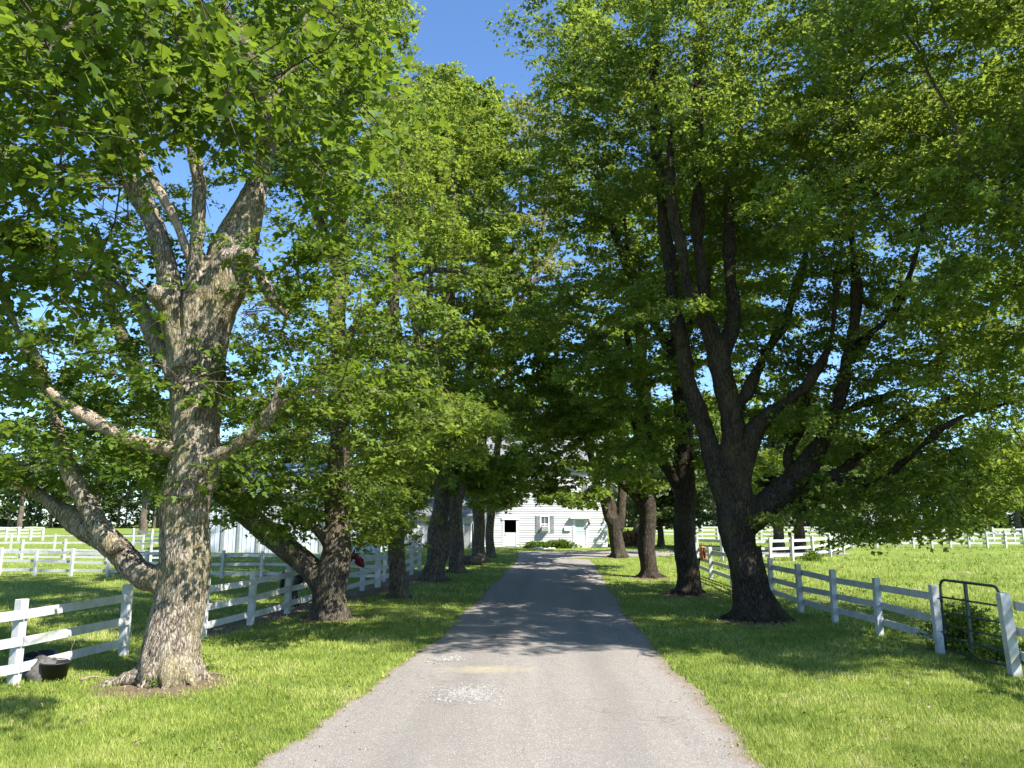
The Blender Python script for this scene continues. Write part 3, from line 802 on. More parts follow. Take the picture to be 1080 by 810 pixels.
Y5 = gnd(482, 604).y
L5 = [limb3d(s, Y5, e) for s, e in (
  ([(482,606,13),(481,592,10),(481,560,9),(482,520,9),(485,470,8),(490,420,7),(498,360,6),(506,300,5),(512,240,4)], Y5),
  ([(484,480,6),(500,440,5),(520,410,4),(540,390,3)], Y5-1),
)]
build_tree('maple_tree', 'grey maple trunk fifth in the left row, just beyond the forked one', L5, [
  B(505,500,33,1.5,1.6,.9,22), B(535,505,34,1.2,1.3,.8,16), B(520,430,35,2.2,2,1.6,30), B(520,340,36,2.4,2.2,2.4,36), B(515,250,37,2.4,2.2,2.6,36), B(500,180,37,1.8,1.6,1.8,26), B(480,120,37,1.6,1.6,1.6,18), B(440,140,37,1.8,1.8,2,20), B(540,330,37,1.8,1.8,1.8,20), B(515,165,36,1.8,1.6,1.6,28), B(455,200,36,2,2,2,20)],
  Y5, (482,604), voxel=.065, amp=.035, leafsize=.19, kind=1, per=14, seed=55, sprays=1.25, girth=.78)

Y6 = gnd(505, 593).y
L6 = [limb3d(s, Y6, e) for s, e in (
  ([(506,596,11),(505,585,8),(505,560,7.5),(504,530,7),(506,490,6),(512,440,5),(520,380,4)], Y6),
  ([(505,550,5),(500,520,4),(496,490,3)], Y6),
)]
build_tree('maple_tree', 'rough leaning maple trunk sixth in the left row, with broad roots by the cut log', L6, [
  B(520,520,40,1.3,1.6,.8,16), B(545,490,40,1.4,1.6,1.1,18), B(530,420,42,2.6,2.4,2.4,32), B(545,340,43,2.2,2.2,2.2,24), B(495,115,42,2.6,2,1.9,50), B(470,170,42,2,2,2,16)],
  Y6, (505,593), voxel=.07, amp=.04, leafsize=.21, kind=1, per=13, seed=66, sprays=1.2)
Y7 = gnd(518, 588).y
L7 = [limb3d(s, Y7, e) for s, e in (
  ([(518,590,7),(517,575,5.5),(517,550,5),(519,520,5),(524,480,4.5),(532,430,4),(540,370,4),(548,320,3.5)], Y7),
  ([(538,380,3),(528,330,3),(520,280,2.5),(515,230,2)], Y7+1), ([(543,360,3),(545,300,3),(548,240,2.5),(550,180,2)], Y7),
  ([(546,330,3),(562,280,3),(575,230,2.5),(585,180,2)], Y7-1), ([(548,320,3),(560,300,2.5),(585,260,2),(600,220,1.5)], Y7),
)]
build_tree('maple_tree', 'slender last maple of the left row with sparse yellowish top, nearest the house door', L7, [
  B(535,530,44,1.0,1.2,.5,8), B(560,440,46,2.2,2,1.8,14), B(545,250,46,3.4,2.4,3.2,52), B(580,190,46,2.4,2,2.2,28), B(520,170,46,2.2,2,2.0,24), B(585,300,46,2.4,2,2.6,30), B(500,230,46,2,2,2,16), B(550,135,46,3.2,2.5,2.2,60), B(600,150,47,2.4,2,2,24), B(500,150,45,2.2,2,2,24)],
  Y7, (518,588), voxel=.07, amp=.02, leafsize=.19, kind=1, per=11, seed=77, sprays=.9, mat='leaf_yellow')

# --- right row ----------------------------------------------------------------
YA = gnd(795, 653).y
R1 = [limb3d(s, YA, e) for s, e in (
  ([(793,657,31),(791,640,27),(788,610,24.5),(784,580,24),(778,550,24),(775,520,24),(772,490,20)], YA),
  ([(776,545,17),(762,515,16),(750,480,14),(738,440,13),(726,400,12),(716,350,11),(709,300,10),(700,230,9),(693,150,8),(690,60,6),(690,-50,5)], YA+1.2),
  ([(773,500,18),(771,455,15),(768,415,15),(762,385,16),(757,362,15)], YA),
  ([(758,372,12),(744,345,10),(727,300,9),(716,255,8),(708,200,7),(706,130,5)], YA-1),
  ([(760,380,11),(748,335,10),(738,280,9),(735,210,8),(735,130,7),(738,40,6),(740,-50,5)], YA+.4),
  ([(764,380,11),(772,340,10),(771,290,8),(768,230,7),(775,160,5),(790,90,4)], YA+1.5),
  ([(770,440,9),(795,400,8),(812,365,7),(828,335,6),(845,290,5),(855,230,4)], YA+1.8),
  ([(782,520,13),(788,485,11),(800,448,10),(820,428,8),(847,410,8),(868,380,6),(878,345,5),(886,270,4.5),(893,190,4),(900,80,3)], YA-1.4),
  ([(785,555,20),(812,528,18),(836,507,16),(860,481,14),(875,452,11),(884,420,10),(893,385,9),(899,355,7),(902,300,6),(897,220,5),(893,130,4),(900,20,3)], YA-1.2),
  ([(895,380,7),(915,355,6),(940,332,5),(960,290,4),(975,230,3)], YA-1.8),
  ([(845,505,11),(880,500,8),(905,482,8),(926,464,7),(955,442,5),(1000,422,4),(1060,415,3),(1110,405,2)], YA-1.4),
  ([(862,505,8),(905,509,7),(935,503,6),(952,488,6),(980,464,5),(1010,442,4),(1080,420,3)], YA-3.2),
  ([(884,440,7),(905,428,6),(935,418,5),(965,408,5),(990,395,4),(992,330,3),(1000,270,2)], YA+.8),
  ([(838,507,9),(830,480,8),(845,452,6),(850,410,5),(842,370,4)], YA+1.4),
  ([(798,575,8),(806,605,8),(813,628,8),(824,650,6),(834,662,4)], YA-.5),
)]
build_tree('maple_tree', 'massive spreading maple with many dark stems, nearest in the right row', R1, [
  B(1000,410,20.8,3.0,1.8,1.0,34), B(920,450,21.2,2.4,1.6,1.0,26), B(1045,500,18.6,2.0,1.5,.8,24), B(970,515,20.6,2.6,1.6,.7,34), B(905,550,19.6,1.8,1.3,.4,18), B(1000,548,18.2,1.6,1.2,.3,12), B(985,475,21,2,1.6,.8,18),
  B(1060,330,18.5,2.0,2.0,1.5,34), B(960,320,21.8,2.8,1.9,1.9,36), B(860,300,22.2,2.4,1.9,2.0,28), B(1040,180,18.5,2.4,2.2,2.0,46), B(930,180,21.6,2.8,2.0,2.4,42), B(820,180,22.2,2.4,1.9,2.4,36), B(720,180,22.0,2.2,1.8,2.4,28),
  B(660,130,21,1.5,1.6,2.2,24), B(690,40,21,2.2,1.8,2.0,32), B(800,60,21.5,3,2.2,2.2,44), B(950,60,20,3,2.4,2.2,46), B(1070,60,17.5,2.4,2.2,2.0,36), B(850,-80,20,5,4,2.6,60), B(680,-60,20.5,2.5,3,2,34), B(1040,-70,18.5,3,3,2,36),
  B(905,215,16.2,1.8,1.2,1.0,12), B(1000,150,16,2.0,1.4,1.4,20), B(1050,390,16.5,1.4,1.2,1.0,14), B(800,240,24,2.6,2.0,2.2,28), B(900,100,24,3,2.4,2.6,34), B(1000,300,23,3,2.2,2.4,34), B(1090,420,20,2,2,2,18), B(840,420,22.5,1.8,1.6,1.2,18), B(700,330,21.5,1.4,1.8,1.4,16), B(870,380,22,1.8,1.6,1.0,16), B(605,50,20.5,1.1,1.5,1.0,15), B(590,110,21,1.0,1.2,.9,14), B(575,45,20.5,.5,.9,.7,6), B(570,25,20.5,.6,1,.5,4), ((9.8,20.5,13),(2.6,2.2,1.3),24), ((7.5,19,16),(2.6,2.2,1.3),30), ((6.5,22,13.5),(2.4,2,1.2),18), B(830,560,23,1.5,1.2,.4,8), B(770,130,18.5,1.6,1.0,1.0,10)],
  YA, (795,653), voxel=.038, amp=.085, leafsize=.132, kind=3, per=15, seed=101, bark='bark_shaded', sprays=1.5, girth=.74, dens=1.08,
  root_list=[(3.1,2.0),(3.9,2.0),(4.6,1.7),(5.3,2.0),(5.9,2.3),(.3,2.0),(1.6,1.8)])

YB = gnd(725, 626).y
R2 = [limb3d(s, YB, e) for s, e in (
  ([(726,630,18),(725,610,14),(724,580,13),(722,540,12.5),(722,490,12),(720,440,11),(718,390,10),(713,330,9),(705,260,8),(695,190,6),(690,110,5)], YB),
  ([(722,520,8),(706,497,7),(692,475,6),(683,445,5),(672,400,4),(660,350,3)], YB-.6),
  ([(718,400,7),(695,350,6),(670,300,5),(645,240,4),(630,180,3)], YB+.8),
  ([(716,370,6),(735,330,5),(750,280,4)], YB+1),
)]
build_tree('maple_tree', 'knotty dark maple trunk second in the right row, left of the massive one', R2, [
  B(660,400,25.5,2.0,1.8,1.3,26), B(640,320,26,2.4,2.2,1.8,36), B(690,300,26.5,1.8,1.8,2,24), B(650,220,27,2.6,2.4,2.2,44), B(640,120,27,2.2,2.2,2.2,34), B(600,190,27,1.4,1.4,1.2,14), B(700,450,26,1.4,1.3,.9,10), B(590,75,27.5,1.5,1.6,1.2,8), B(640,30,27,2,2,1.8,18), B(770,480,28,2,1.6,1.2,14), B(790,220,27,3.2,3,3,44), B(770,350,27.5,2.6,2.5,1.6,26), B(700,60,27,3,3,3,40), B(620,-40,27,2,3,2.4,26), ((9,25.5,13),(2.8,2.4,1.4),34), ((8.5,29,12.5),(2.8,2.4,1.4),34), ((6.5,26,17),(3,2.6,1.6),44), B(780,-60,26,4,3,3,40), B(660,480,26,1.4,1.2,.8,10)],
  YB, (725,628), voxel=.05, amp=.05, leafsize=.155, kind=3, per=14, seed=202, bark='bark_shaded', sprays=1.35)

YC = gnd(685, 609).y
R3 = [limb3d(s, YC, e) for s, e in (
  ([(685,612,14),(684,598,11),(683,570,10.5),(682,530,10.5),(682,480,10),(680,430,8.5),(676,370,7),(668,300,6),(660,230,5)], YC),
  ([(681,480,6),(668,440,5),(650,400,4),(630,370,3)], YC-1),
  ([(683,540,5),(665,520,4),(650,508,3)], YC-.5),
)]
build_tree('maple_tree', 'upright maple trunk third in the right row with bark plates', R3, [
  B(620,400,31,2.2,2,1.6,34), B(600,450,31,1.6,1.6,.9,18), B(660,440,32,2.0,1.8,1.4,26), B(600,340,32,2.2,2,1.8,30), B(640,260,33,2.4,2.4,2.4,32), B(670,500,32,1.4,1.3,.7,10), B(580,390,31,1.2,1.3,1.0,12), B(590,260,33,1.5,1.5,1.4,12), B(600,165,32,1.6,1.6,1.8,30), B(625,230,32,1.6,1.6,1.8,22), B(740,300,34,3.4,3,3,40), B(700,160,34,3.2,3,3,36), B(800,160,33,3.4,3,3,34), B(640,60,34,2.4,2.5,2.5,18), B(740,440,34,2.6,2.4,1.4,20)],
  YC, (685,610), voxel=.06, amp=.035, leafsize=.18, kind=1, per=14, seed=303, bark='bark_shaded', sprays=1.3, girth=.85)

YD = gnd(652, 588).y
R4 = [limb3d(s, YD, e) for s, e in (
  ([(653,591,12),(652,580,10),(650,560,9.5),(646,545,9)], YD),
  ([(647,558,6),(638,535,6),(630,508,5.5),(622,478,5),(614,440,4)], YD-.6),
  ([(648,555,6),(644,530,6),(642,500,5),(640,460,4)], YD),
  ([(653,558,7),(656,530,6),(655,500,5),(656,450,4),(650,400,4)], YD+.3),
)]
build_tree('maple_tree', 'many-stemmed maple farthest in the right row, in front of the white house corner', R4, [
  B(610,520,41,1.5,1.5,.7,14), B(590,500,41,1.8,1.8,1.0,20), B(620,470,42,2.2,2,1.5,26), B(650,430,43,2.8,2.4,2.0,30), B(600,400,44,2.4,2.2,2.0,24), B(640,330,44,3,2.6,2.6,28), B(660,500,44,1.6,1.5,1.0,10), B(605,525,40,1.6,.9,.35,16), B(580,515,41,1.6,1,.45,18), B(570,470,42,1.4,1.4,1.2,12), B(700,340,46,4,3,3.4,34), B(760,420,46,4,3,2.2,26), B(690,220,46,3.4,3,3.4,28)],
  YD, (652,589), voxel=.07, amp=.035, leafsize=.22, kind=1, per=13, seed=404, bark='bark_shaded', sprays=1.2, girth=.78)

YE = 12.7
xe = 13.0
def W(x, y, z, rx, ry, rz, n): return ((x, y + 1.3, z), (rx, ry, rz), n)
LE = [([Vector((xe, YE, 0)), Vector((xe, YE, .5)), Vector((xe-.1, YE, 3)), Vector((xe-.3, YE+.2, 6.5)), Vector((xe-.4, YE+.4, 10)), Vector((xe, YE, 14))], [.52, .44, .38, .3, .2, .08]),
      ([Vector((xe-.1, YE, 3.6)), Vector((xe-1.6, YE+.5, 6)), Vector((xe-3.2, YE+1, 8.2)), Vector((xe-4.2, YE+1.4, 9.6))], [.2, .16, .1, .05]),
      ([Vector((xe-.1, YE, 4.4)), Vector((xe+1.6, YE-.5, 6.5)), Vector((xe+3, YE-1, 8.5))], [.2, .14, .07])]
build_tree('maple_tree', 'maple outside the right edge, only its leafy branch tips reach into the picture', LE, [
  W(9.9,12.6,9.3,1.7,1.3,1.2,26), W(9.3,13.0,7.4,1.2,1.1,.7,14), W(11,12,11,2.4,2,1.6,36), W(13,11.4,13,3,2.8,2,44), W(11.9,13.6,7.4,1.2,1.8,.7,30), W(11.6,10.9,8.0,1.3,1.5,.8,26), W(10.2,16.5,12.5,2.2,2,1.2,40), W(9.3,10.5,13,2.4,2,1.5,44), W(8.6,12.6,15,2.4,2,1.5,44), W(5.8,12.2,15.5,2.2,2,1.3,34), W(7.6,12,12.4,2,1.6,1.2,30), W(14.5,10.5,9.5,2.6,2.4,2,36), W(11.5,10.8,8.5,2,1.8,1.2,24)],
  YE, (xe, YE, 0.0), voxel=.06, amp=.04, leafsize=.13, kind=3, per=15, seed=505, sprays=1.5, mat='leaf')

# --- generic trees farther off -------------------------------------------------
def simple_limbs(px, py, ht, r, lean=0, n=5, seed=1):
    rr = random.Random(seed); b = gnd(px, py); out = []
    P = [b + Vector((lean*ht*t, 0, ht*t - .05)) for t in (0, .08, .25, .5, .75)]
    out.append((P, [r*1.3, r, r*.85, r*.6, r*.3]))
    for k in range(n):
        a = 2*math.pi*k/n + rr.uniform(-.4, .4); t = rr.uniform(.22, .5); p0 = b + Vector((lean*ht*t, 0, ht*t)); ln = ht*rr.uniform(.2, .34)
        out.append(([p0, p0 + Vector((math.cos(a)*ln*.4, math.sin(a)*ln*.4, ln*.35)), p0 + Vector((math.cos(a)*ln, math.sin(a)*ln, ln*.8))], [r*.4, r*.28, r*.15]))
    return out, b
def generic_tree(name, label, px, py, ht, r, crown_r, seed, mat='leaf_far', low=.22, group=None, leafsize=.3, dens=1.0):
    lb, b = simple_limbs(px, py, ht, r, 0, 5, seed); rr = random.Random(seed)
    bl = []
    for k in range(9):
        a = rr.uniform(0, 6.28); q = rr.uniform(0, .6)*crown_r; z = ht*rr.uniform(low + .1, .9)
        bl.append(((b.x + math.cos(a)*q, b.y + math.sin(a)*q, b.z + z), (crown_r*rr.uniform(.4, .6), crown_r*rr.uniform(.4, .6), ht*rr.uniform(.08, .16)), int(16*dens)))
    return build_tree(name, label, lb, bl, b.y, (b.x, b.y, b.z), voxel=.09, amp=.02, leafsize=leafsize, kind=1, per=14, seed=seed, sprays=1.1, mat=mat, step=.5, grow_min_z=1.5, rough_spread=1.7)
generic_tree('pasture_tree', 'left one of a pair of dark trees behind the curved white pasture fence', 822, 581.5, 10, .42, 5.0, 501, low=.15)
generic_tree('pasture_tree', 'right one of a pair of dark trees behind the curved white pasture fence', 844, 581, 11, .42, 5.5, 502, low=.15)
generic_tree('shade_tree', 'low dark tree with drooping crown beyond the drive, seen between two right-hand trunks', 697, 576.5, 8, .3, 4.2, 503, low=.1)
generic_tree('shade_tree', 'tall tree rising behind the left end of the white house', 470, 572, 15, .4, 6, 504)
generic_tree('shade_tree', 'tall tree rising behind the middle of the white house', 585, 571, 15, .4, 6.5, 505)
generic_tree('shade_tree', 'tall tree standing right of the white house behind the dry hedge', 672, 570, 13, .4, 6, 506)
generic_tree('shade_tree', 'broad tree behind the white barn roof', 300, 571, 14, .4, 7, 507)
generic_tree('pasture_tree', 'large tree in the far left pasture behind the trunk of the nearest maple', 150, 566, 17, .5, 8, 508)
generic_tree('pasture_tree', 'large tree at the left edge of the far pasture', 20, 560, 19, .5, 9, 509)
generic_tree('pasture_tree', 'dark tree at the far right edge of the right pasture', 1075, 564, 15, .45, 7, 510)
generic_tree('pasture_tree', 'tree standing behind the long fence of the right pasture, under the maple limbs', 930, 563, 14, .45, 7, 511)

# far-off wood: one mass
def far_wood():
    r = np.random.default_rng(5); VS = []; FS = []; TT = []; n0 = 0; TV = MB()
    for k in range(120):
        t = k/119
        x = -190 + 400*t + r.uniform(-3, 3); y = 172 + r.uniform(-6, 18) - 12*math.cos(t*6.28)
        z = float(zg(x, y)); ht = r.uniform(17, 26)
        TV.tube([(x, y, z-.3), (x+r.uniform(-.5,.5), y, z+ht*.7)], [.32, .15], 5, False)
        if r.random() < .7: TV.tube([(x+r.uniform(1,3), y+1, z-.3), (x+2, y, z+ht*.6)], [.22, .1], 5, False)
        C = []
        for b in range(125):
            g = r.normal(0, 1, 3); g /= np.linalg.norm(g); g *= r.uniform(.5, 1)
            low = .22 if r.random() < .7 else .05
            C.append((x + g[0]*4.6, y + g[1]*4.2, z + ht*(low + (1-low)*.5) + g[2]*ht*(1-low)*.5))
        for b in range(72): C.append((x + r.uniform(-3.6, 3.6), y + r.uniform(7, 22), z + 10*r.random()**1.2 + .2))
        C = np.array(C); D = r.normal(0, 1, C.shape)
        V, Fc, tn = leaves(C, D, .70, 1, spread=(1.5, 1.2, .25), per=13)
        VS.append(V); FS.append(Fc + n0); TT.append(tn); n0 += len(V)
    rng_ = 0
    o = link('far_wood', np_mesh('far_wood', np.vstack(VS), np.vstack(FS), M['leaf_far'], False, {'tint': np.concatenate(TT)}))
    tag(o, 'distant wood along the far edge of the pastures', 'wood', kind='stuff')
    c = TV.build('trunks', M['bark'], o); tag(c, kind='stuff')
far_wood()

# ------------------------------------------------------------ fences
def plank(mb, a, b, w, th, zoff):
    """board from a to b (ground points), its lower edge zoff above them"""
    a = Vector(a); b = Vector(b); d = (b - a); n = Vector((-d.y, d.x, 0)).normalized() * th/2
    up = Vector((0, 0, w)); z = Vector((0, 0, zoff)); e = .004
    P = [a - n + z, b - n + z, b + n + z, a + n + z]; Q = [p + up for p in P]
    k = len(mb.v); mb.v += [tuple(p) for p in P + Q]
    mb.f += [tuple(k+i for i in q) for q in ((0,3,2,1),(4,5,6,7),(0,1,5,4),(1,2,6,5),(2,3,7,6),(3,0,4,7))]
def fence(label, pts, h=1.3, rails=(.22, .60, 1.0), pw=.13, bw=.15, side=1, seed=0, group=None, lean=0.0, skip_last_post=False):
    r = random.Random(seed)
    b0 = Vector(pts[0]); root = thing('fence', b0, label, 'fence', 'white board fences of the paddocks')
    loc = [Vector(p) - b0 for p in pts]
    dirs = [(loc[min(i+1, len(loc)-1)] - loc[max(i-1, 0)]).normalized() for i in range(len(loc))]
    for k, p in enumerate(loc):
        if skip_last_post and k == len(loc)-1: continue
        mb = MB(); ang = math.atan2(dirs[k].y, dirs[k].x)
        Mx = Matrix.Translation(p) @ Matrix.Rotation(ang + r.uniform(-.05, .05), 4, 'Z') @ Matrix.Rotation(r.uniform(-.02, .02) + lean, 4, 'X') @ Matrix.Rotation(r.uniform(-.02, .02), 4, 'Y')
        hh = h*r.uniform(.97, 1.03)
        mb.box((-pw/2, -pw/2, -.25), (pw/2, pw/2, hh), Mx, .008)
        mb.build('post', M['fence'], root)
    for k in range(len(loc)-1):
        a, b = loc[k], loc[k+1]; d = (b-a).normalized(); n = Vector((-d.y, d.x, 0)) * side * (pw/2 + .018)
        for q, z in enumerate(rails):
            mb = MB(); j1, j2 = r.uniform(-.03, .022), r.uniform(-.03, .022)
            plank(mb, a + n + Vector((0,0,j1)) + d*.004, b + n + Vector((0,0,j2)) - d*.004, bw, .028, z)
            mb.build('rail', M['fence'], root)
    return root
G = lambda *L: [gnd(x, y) for x, y in L]
fence('near left section of white board fence, ending left of the nearest maple', G((-205,778),(-90,745),(14,722),(130,691)), h=1.36, rails=(.20,.62,1.06), pw=.15, seed=1, side=-1)
fence('white board fence running from the nearest maple past the second left trunk', G((213,672),(264,659),(303,647),(343,634.5),(382,623),(398,619.5)), h=1.36, rails=(.20,.60,1.02), pw=.15, seed=2, side=-1)
fence('short white board fence turning beside the slim dark third maple, end post in the sun', G((399,619),(418,612.5),(434,606),(442,602)), h=1.25, rails=(.25,.6,.98), pw=.14, seed=3, side=-1)
def row(x0, y0, x1, y1, n): 
    a, b = gnd(x0, y0), gnd(x1, y1); out = []
    for k in range(n+1):
        p = a.lerp(b, k/n); p.z = float(zg(p.x, p.y)); out.append(p)
    return out
fence('white three-rail fence crossing the left paddock behind the horse', row(-110,604.5,405,613.5,13), h=1.15, rails=(.18,.54,.92), pw=.12, bw=.12, seed=4)
fence('second white fence line of the left paddock, just beyond the first', row(-110,592,205,594.5,7), h=1.2, rails=(.25,.60,.98), pw=.10, bw=.10, seed=5)
fence('third white fence line in the left paddock, thin against the sunny grass', row(-80,581,150,582,5), h=1.1, rails=(.5,.95), pw=.10, bw=.10, seed=6)
fence('isolated short run of white fence far out in the left pasture', row(-60,570.5,45,570,8), h=1.25, rails=(.3,.62,.95,1.15), pw=.16, bw=.13, seed=7)
fence('small far white fence corner seen just left of the nearest trunk', row(140,575,200,577,3), h=1.3, rails=(.3,.65,1.0), pw=.14, bw=.13, seed=8)
Rf = G((736,605),(750,610.5),(773,618.5),(795,628),(814,634.5),(845,646),(881,656.5),(928,670),(992,690))
fence('white board fence in shade along the right lawn, ending at the metal gate', Rf, h=1.33, rails=(.22,.60,1.02), pw=.14, seed=9, side=1)
gp = gnd(1071, 713)
fence('white fence starting at the leaning post right of the metal gate', [gp, gnd(1150, 742), gnd(1250, 780)], h=1.42, rails=(.25,.66,1.12), pw=.17, seed=10, side=1, lean=.05)
Ef = G((735,590.5),(762,592),(788,592.5),(813,592.5),(836,591.5),(858,589.5),(876,587),(890,583.5),(899,580),(903,577.5))
fence('curved white fence in the right pasture around the pair of dark trees', Ef, h=1.3, rails=(.25,.62,1.0), pw=.14, bw=.14, seed=11)
fence('long white fence across the right pasture, reaching the right edge', row(906,577.5,1160,578,13), h=1.3, rails=(.25,.62,1.0), pw=.13, bw=.14, seed=12)
fence('farther white fence line parallel to the long one in the right pasture', row(735,571.5,1180,571,20), h=1.3, rails=(.25,.62,1.0), pw=.14, bw=.15, seed=13)
fence('farthest white fence line of the right pasture, against the wood', row(690,566.5,1000,567,12), h=1.35, rails=(.3,.65,1.05), pw=.15, bw=.16, seed=14)

# tube gate
def gate():
    a = gnd(997, 691.5); b = gnd(1068, 711); d = b - a; W = d.length - .12; ang = math.atan2(d.y, d.x)
    root = thing('tube_gate', a, 'dark green metal tube farm gate between two white posts', 'gate', rz=ang)
    z0, z1, rc = .12, 1.48, .16
    mb = MB(); P = [(0.05, 0, z0)]
    P += [(0.05, 0, z1 - rc)] + [(0.05 + rc - rc*math.cos(t), 0, z1 - rc + rc*math.sin(t)) for t in np.linspace(.2, 1.57, 6)]
    P += [(W - rc + rc*math.sin(t), 0, z1 - rc + rc*math.cos(t)) for t in np.linspace(0, 1.57, 7)] + [(W, 0, z0), ]
    mb.tube(P, .026, 10); mb.tube([(.05, 0, z0), (W, 0, z0)], .024, 10)
    mb.build('gate_frame', M['gate'], root, smooth=True)
    for z in (.36, .60, .85, 1.14):
        m = MB(); m.tube([(.05, 0, z), (W, 0, z)], .019, 8); m.build('gate_bar', M['gate'], root, smooth=True)
    m = MB(); m.box((W*.46, -.028, z0), (W*.46 + .055, .028, z1), None, .006); m.build('gate_brace', M['gate'], root)
    m = MB()
    for z in (.45, 1.1):
        m.tube([(-.06, 0, z), (.06, 0, z)], .016, 8); m.tube([(.05, 0, z-.06), (.05, 0, z+.06)], .034, 8)
    m.build('hinge', M['gate'], root, smooth=True)
    m = MB(); pts = [(W + .02 + .13*t, -.03 - .06*math.sin(3.14*t), .78 - .10*math.sin(3.14*t)) for t in np.linspace(0, 1, 9)]
    m.tube(pts, .009, 6); m.build('chain', M['gate'], root, smooth=True)
gate()

# ------------------------------------------------------------ buildings
YH = 57.0
def hx(px, Y=YH): return at(px, 560, Y).x
def hz(py, Y=YH): return at(540, py, Y).z
def clapboard(mb, x0, x1, z0, z1, y, openings, ex=.17, lap=.032):
    z = z0
    while z < z1 - 1e-4:
        zt = min(z + ex, z1)
        cuts = sorted([(a, b) for a, b, c, d in openings if c < zt - .01 and d > z + .01]); segs = []; x = x0
        for a, b in cuts:
            if a > x: segs.append((x, a))
            x = max(x, b)
        if x < x1: segs.append((x, x1))
        for a, b in segs:
            mb.quad((a, y - lap, z), (b, y - lap, z), (b, y, zt), (a, y, zt))
            mb.quad((a, y, z), (b, y, z), (b, y - lap, z), (a, y - lap, z))
        z = zt
def window(root, x0, x1, z0, z1, y, shut=True, ac=False):
    fr = MB(); t = .09
    for a, b in (((x0-t, y-.05, z0-t), (x1+t, y+.05, z0)), ((x0-t, y-.05, z1), (x1+t, y+.05, z1+t)), ((x0-t, y-.05, z0), (x0, y+.05, z1)), ((x1, y-.05, z0), (x1+t, y+.05, z1))): fr.box(a, b)
    zm = (z0+z1)/2; fr.box((x0, y-.02, zm-.03), (x1, y+.03, zm+.03)); fr.box(((x0+x1)/2-.015, y-.012, z0), ((x0+x1)/2+.015, y+.025, z1))
    fo = fr.build('window', M['trim'], root)
    g = MB(); g.quad((x0, y+.012, z0), (x1, y+.012, z0), (x1, y+.012, z1), (x0, y+.012, z1)); g.build('pane', M['glass'], fo)
    if shut:
        w = .30
        for xa in (x0 - t - w - .03, x1 + t + .03):
            s = MB(); s.box((xa, y-.055, z0-t), (xa+w, y-.02, z1+t)); zz = z0
            while zz < z1: s.box((xa+.04, y-.068, zz), (xa+w-.04, y-.055, zz+.045)); zz += .075
            s.build('shutter', M['shutter'], root)
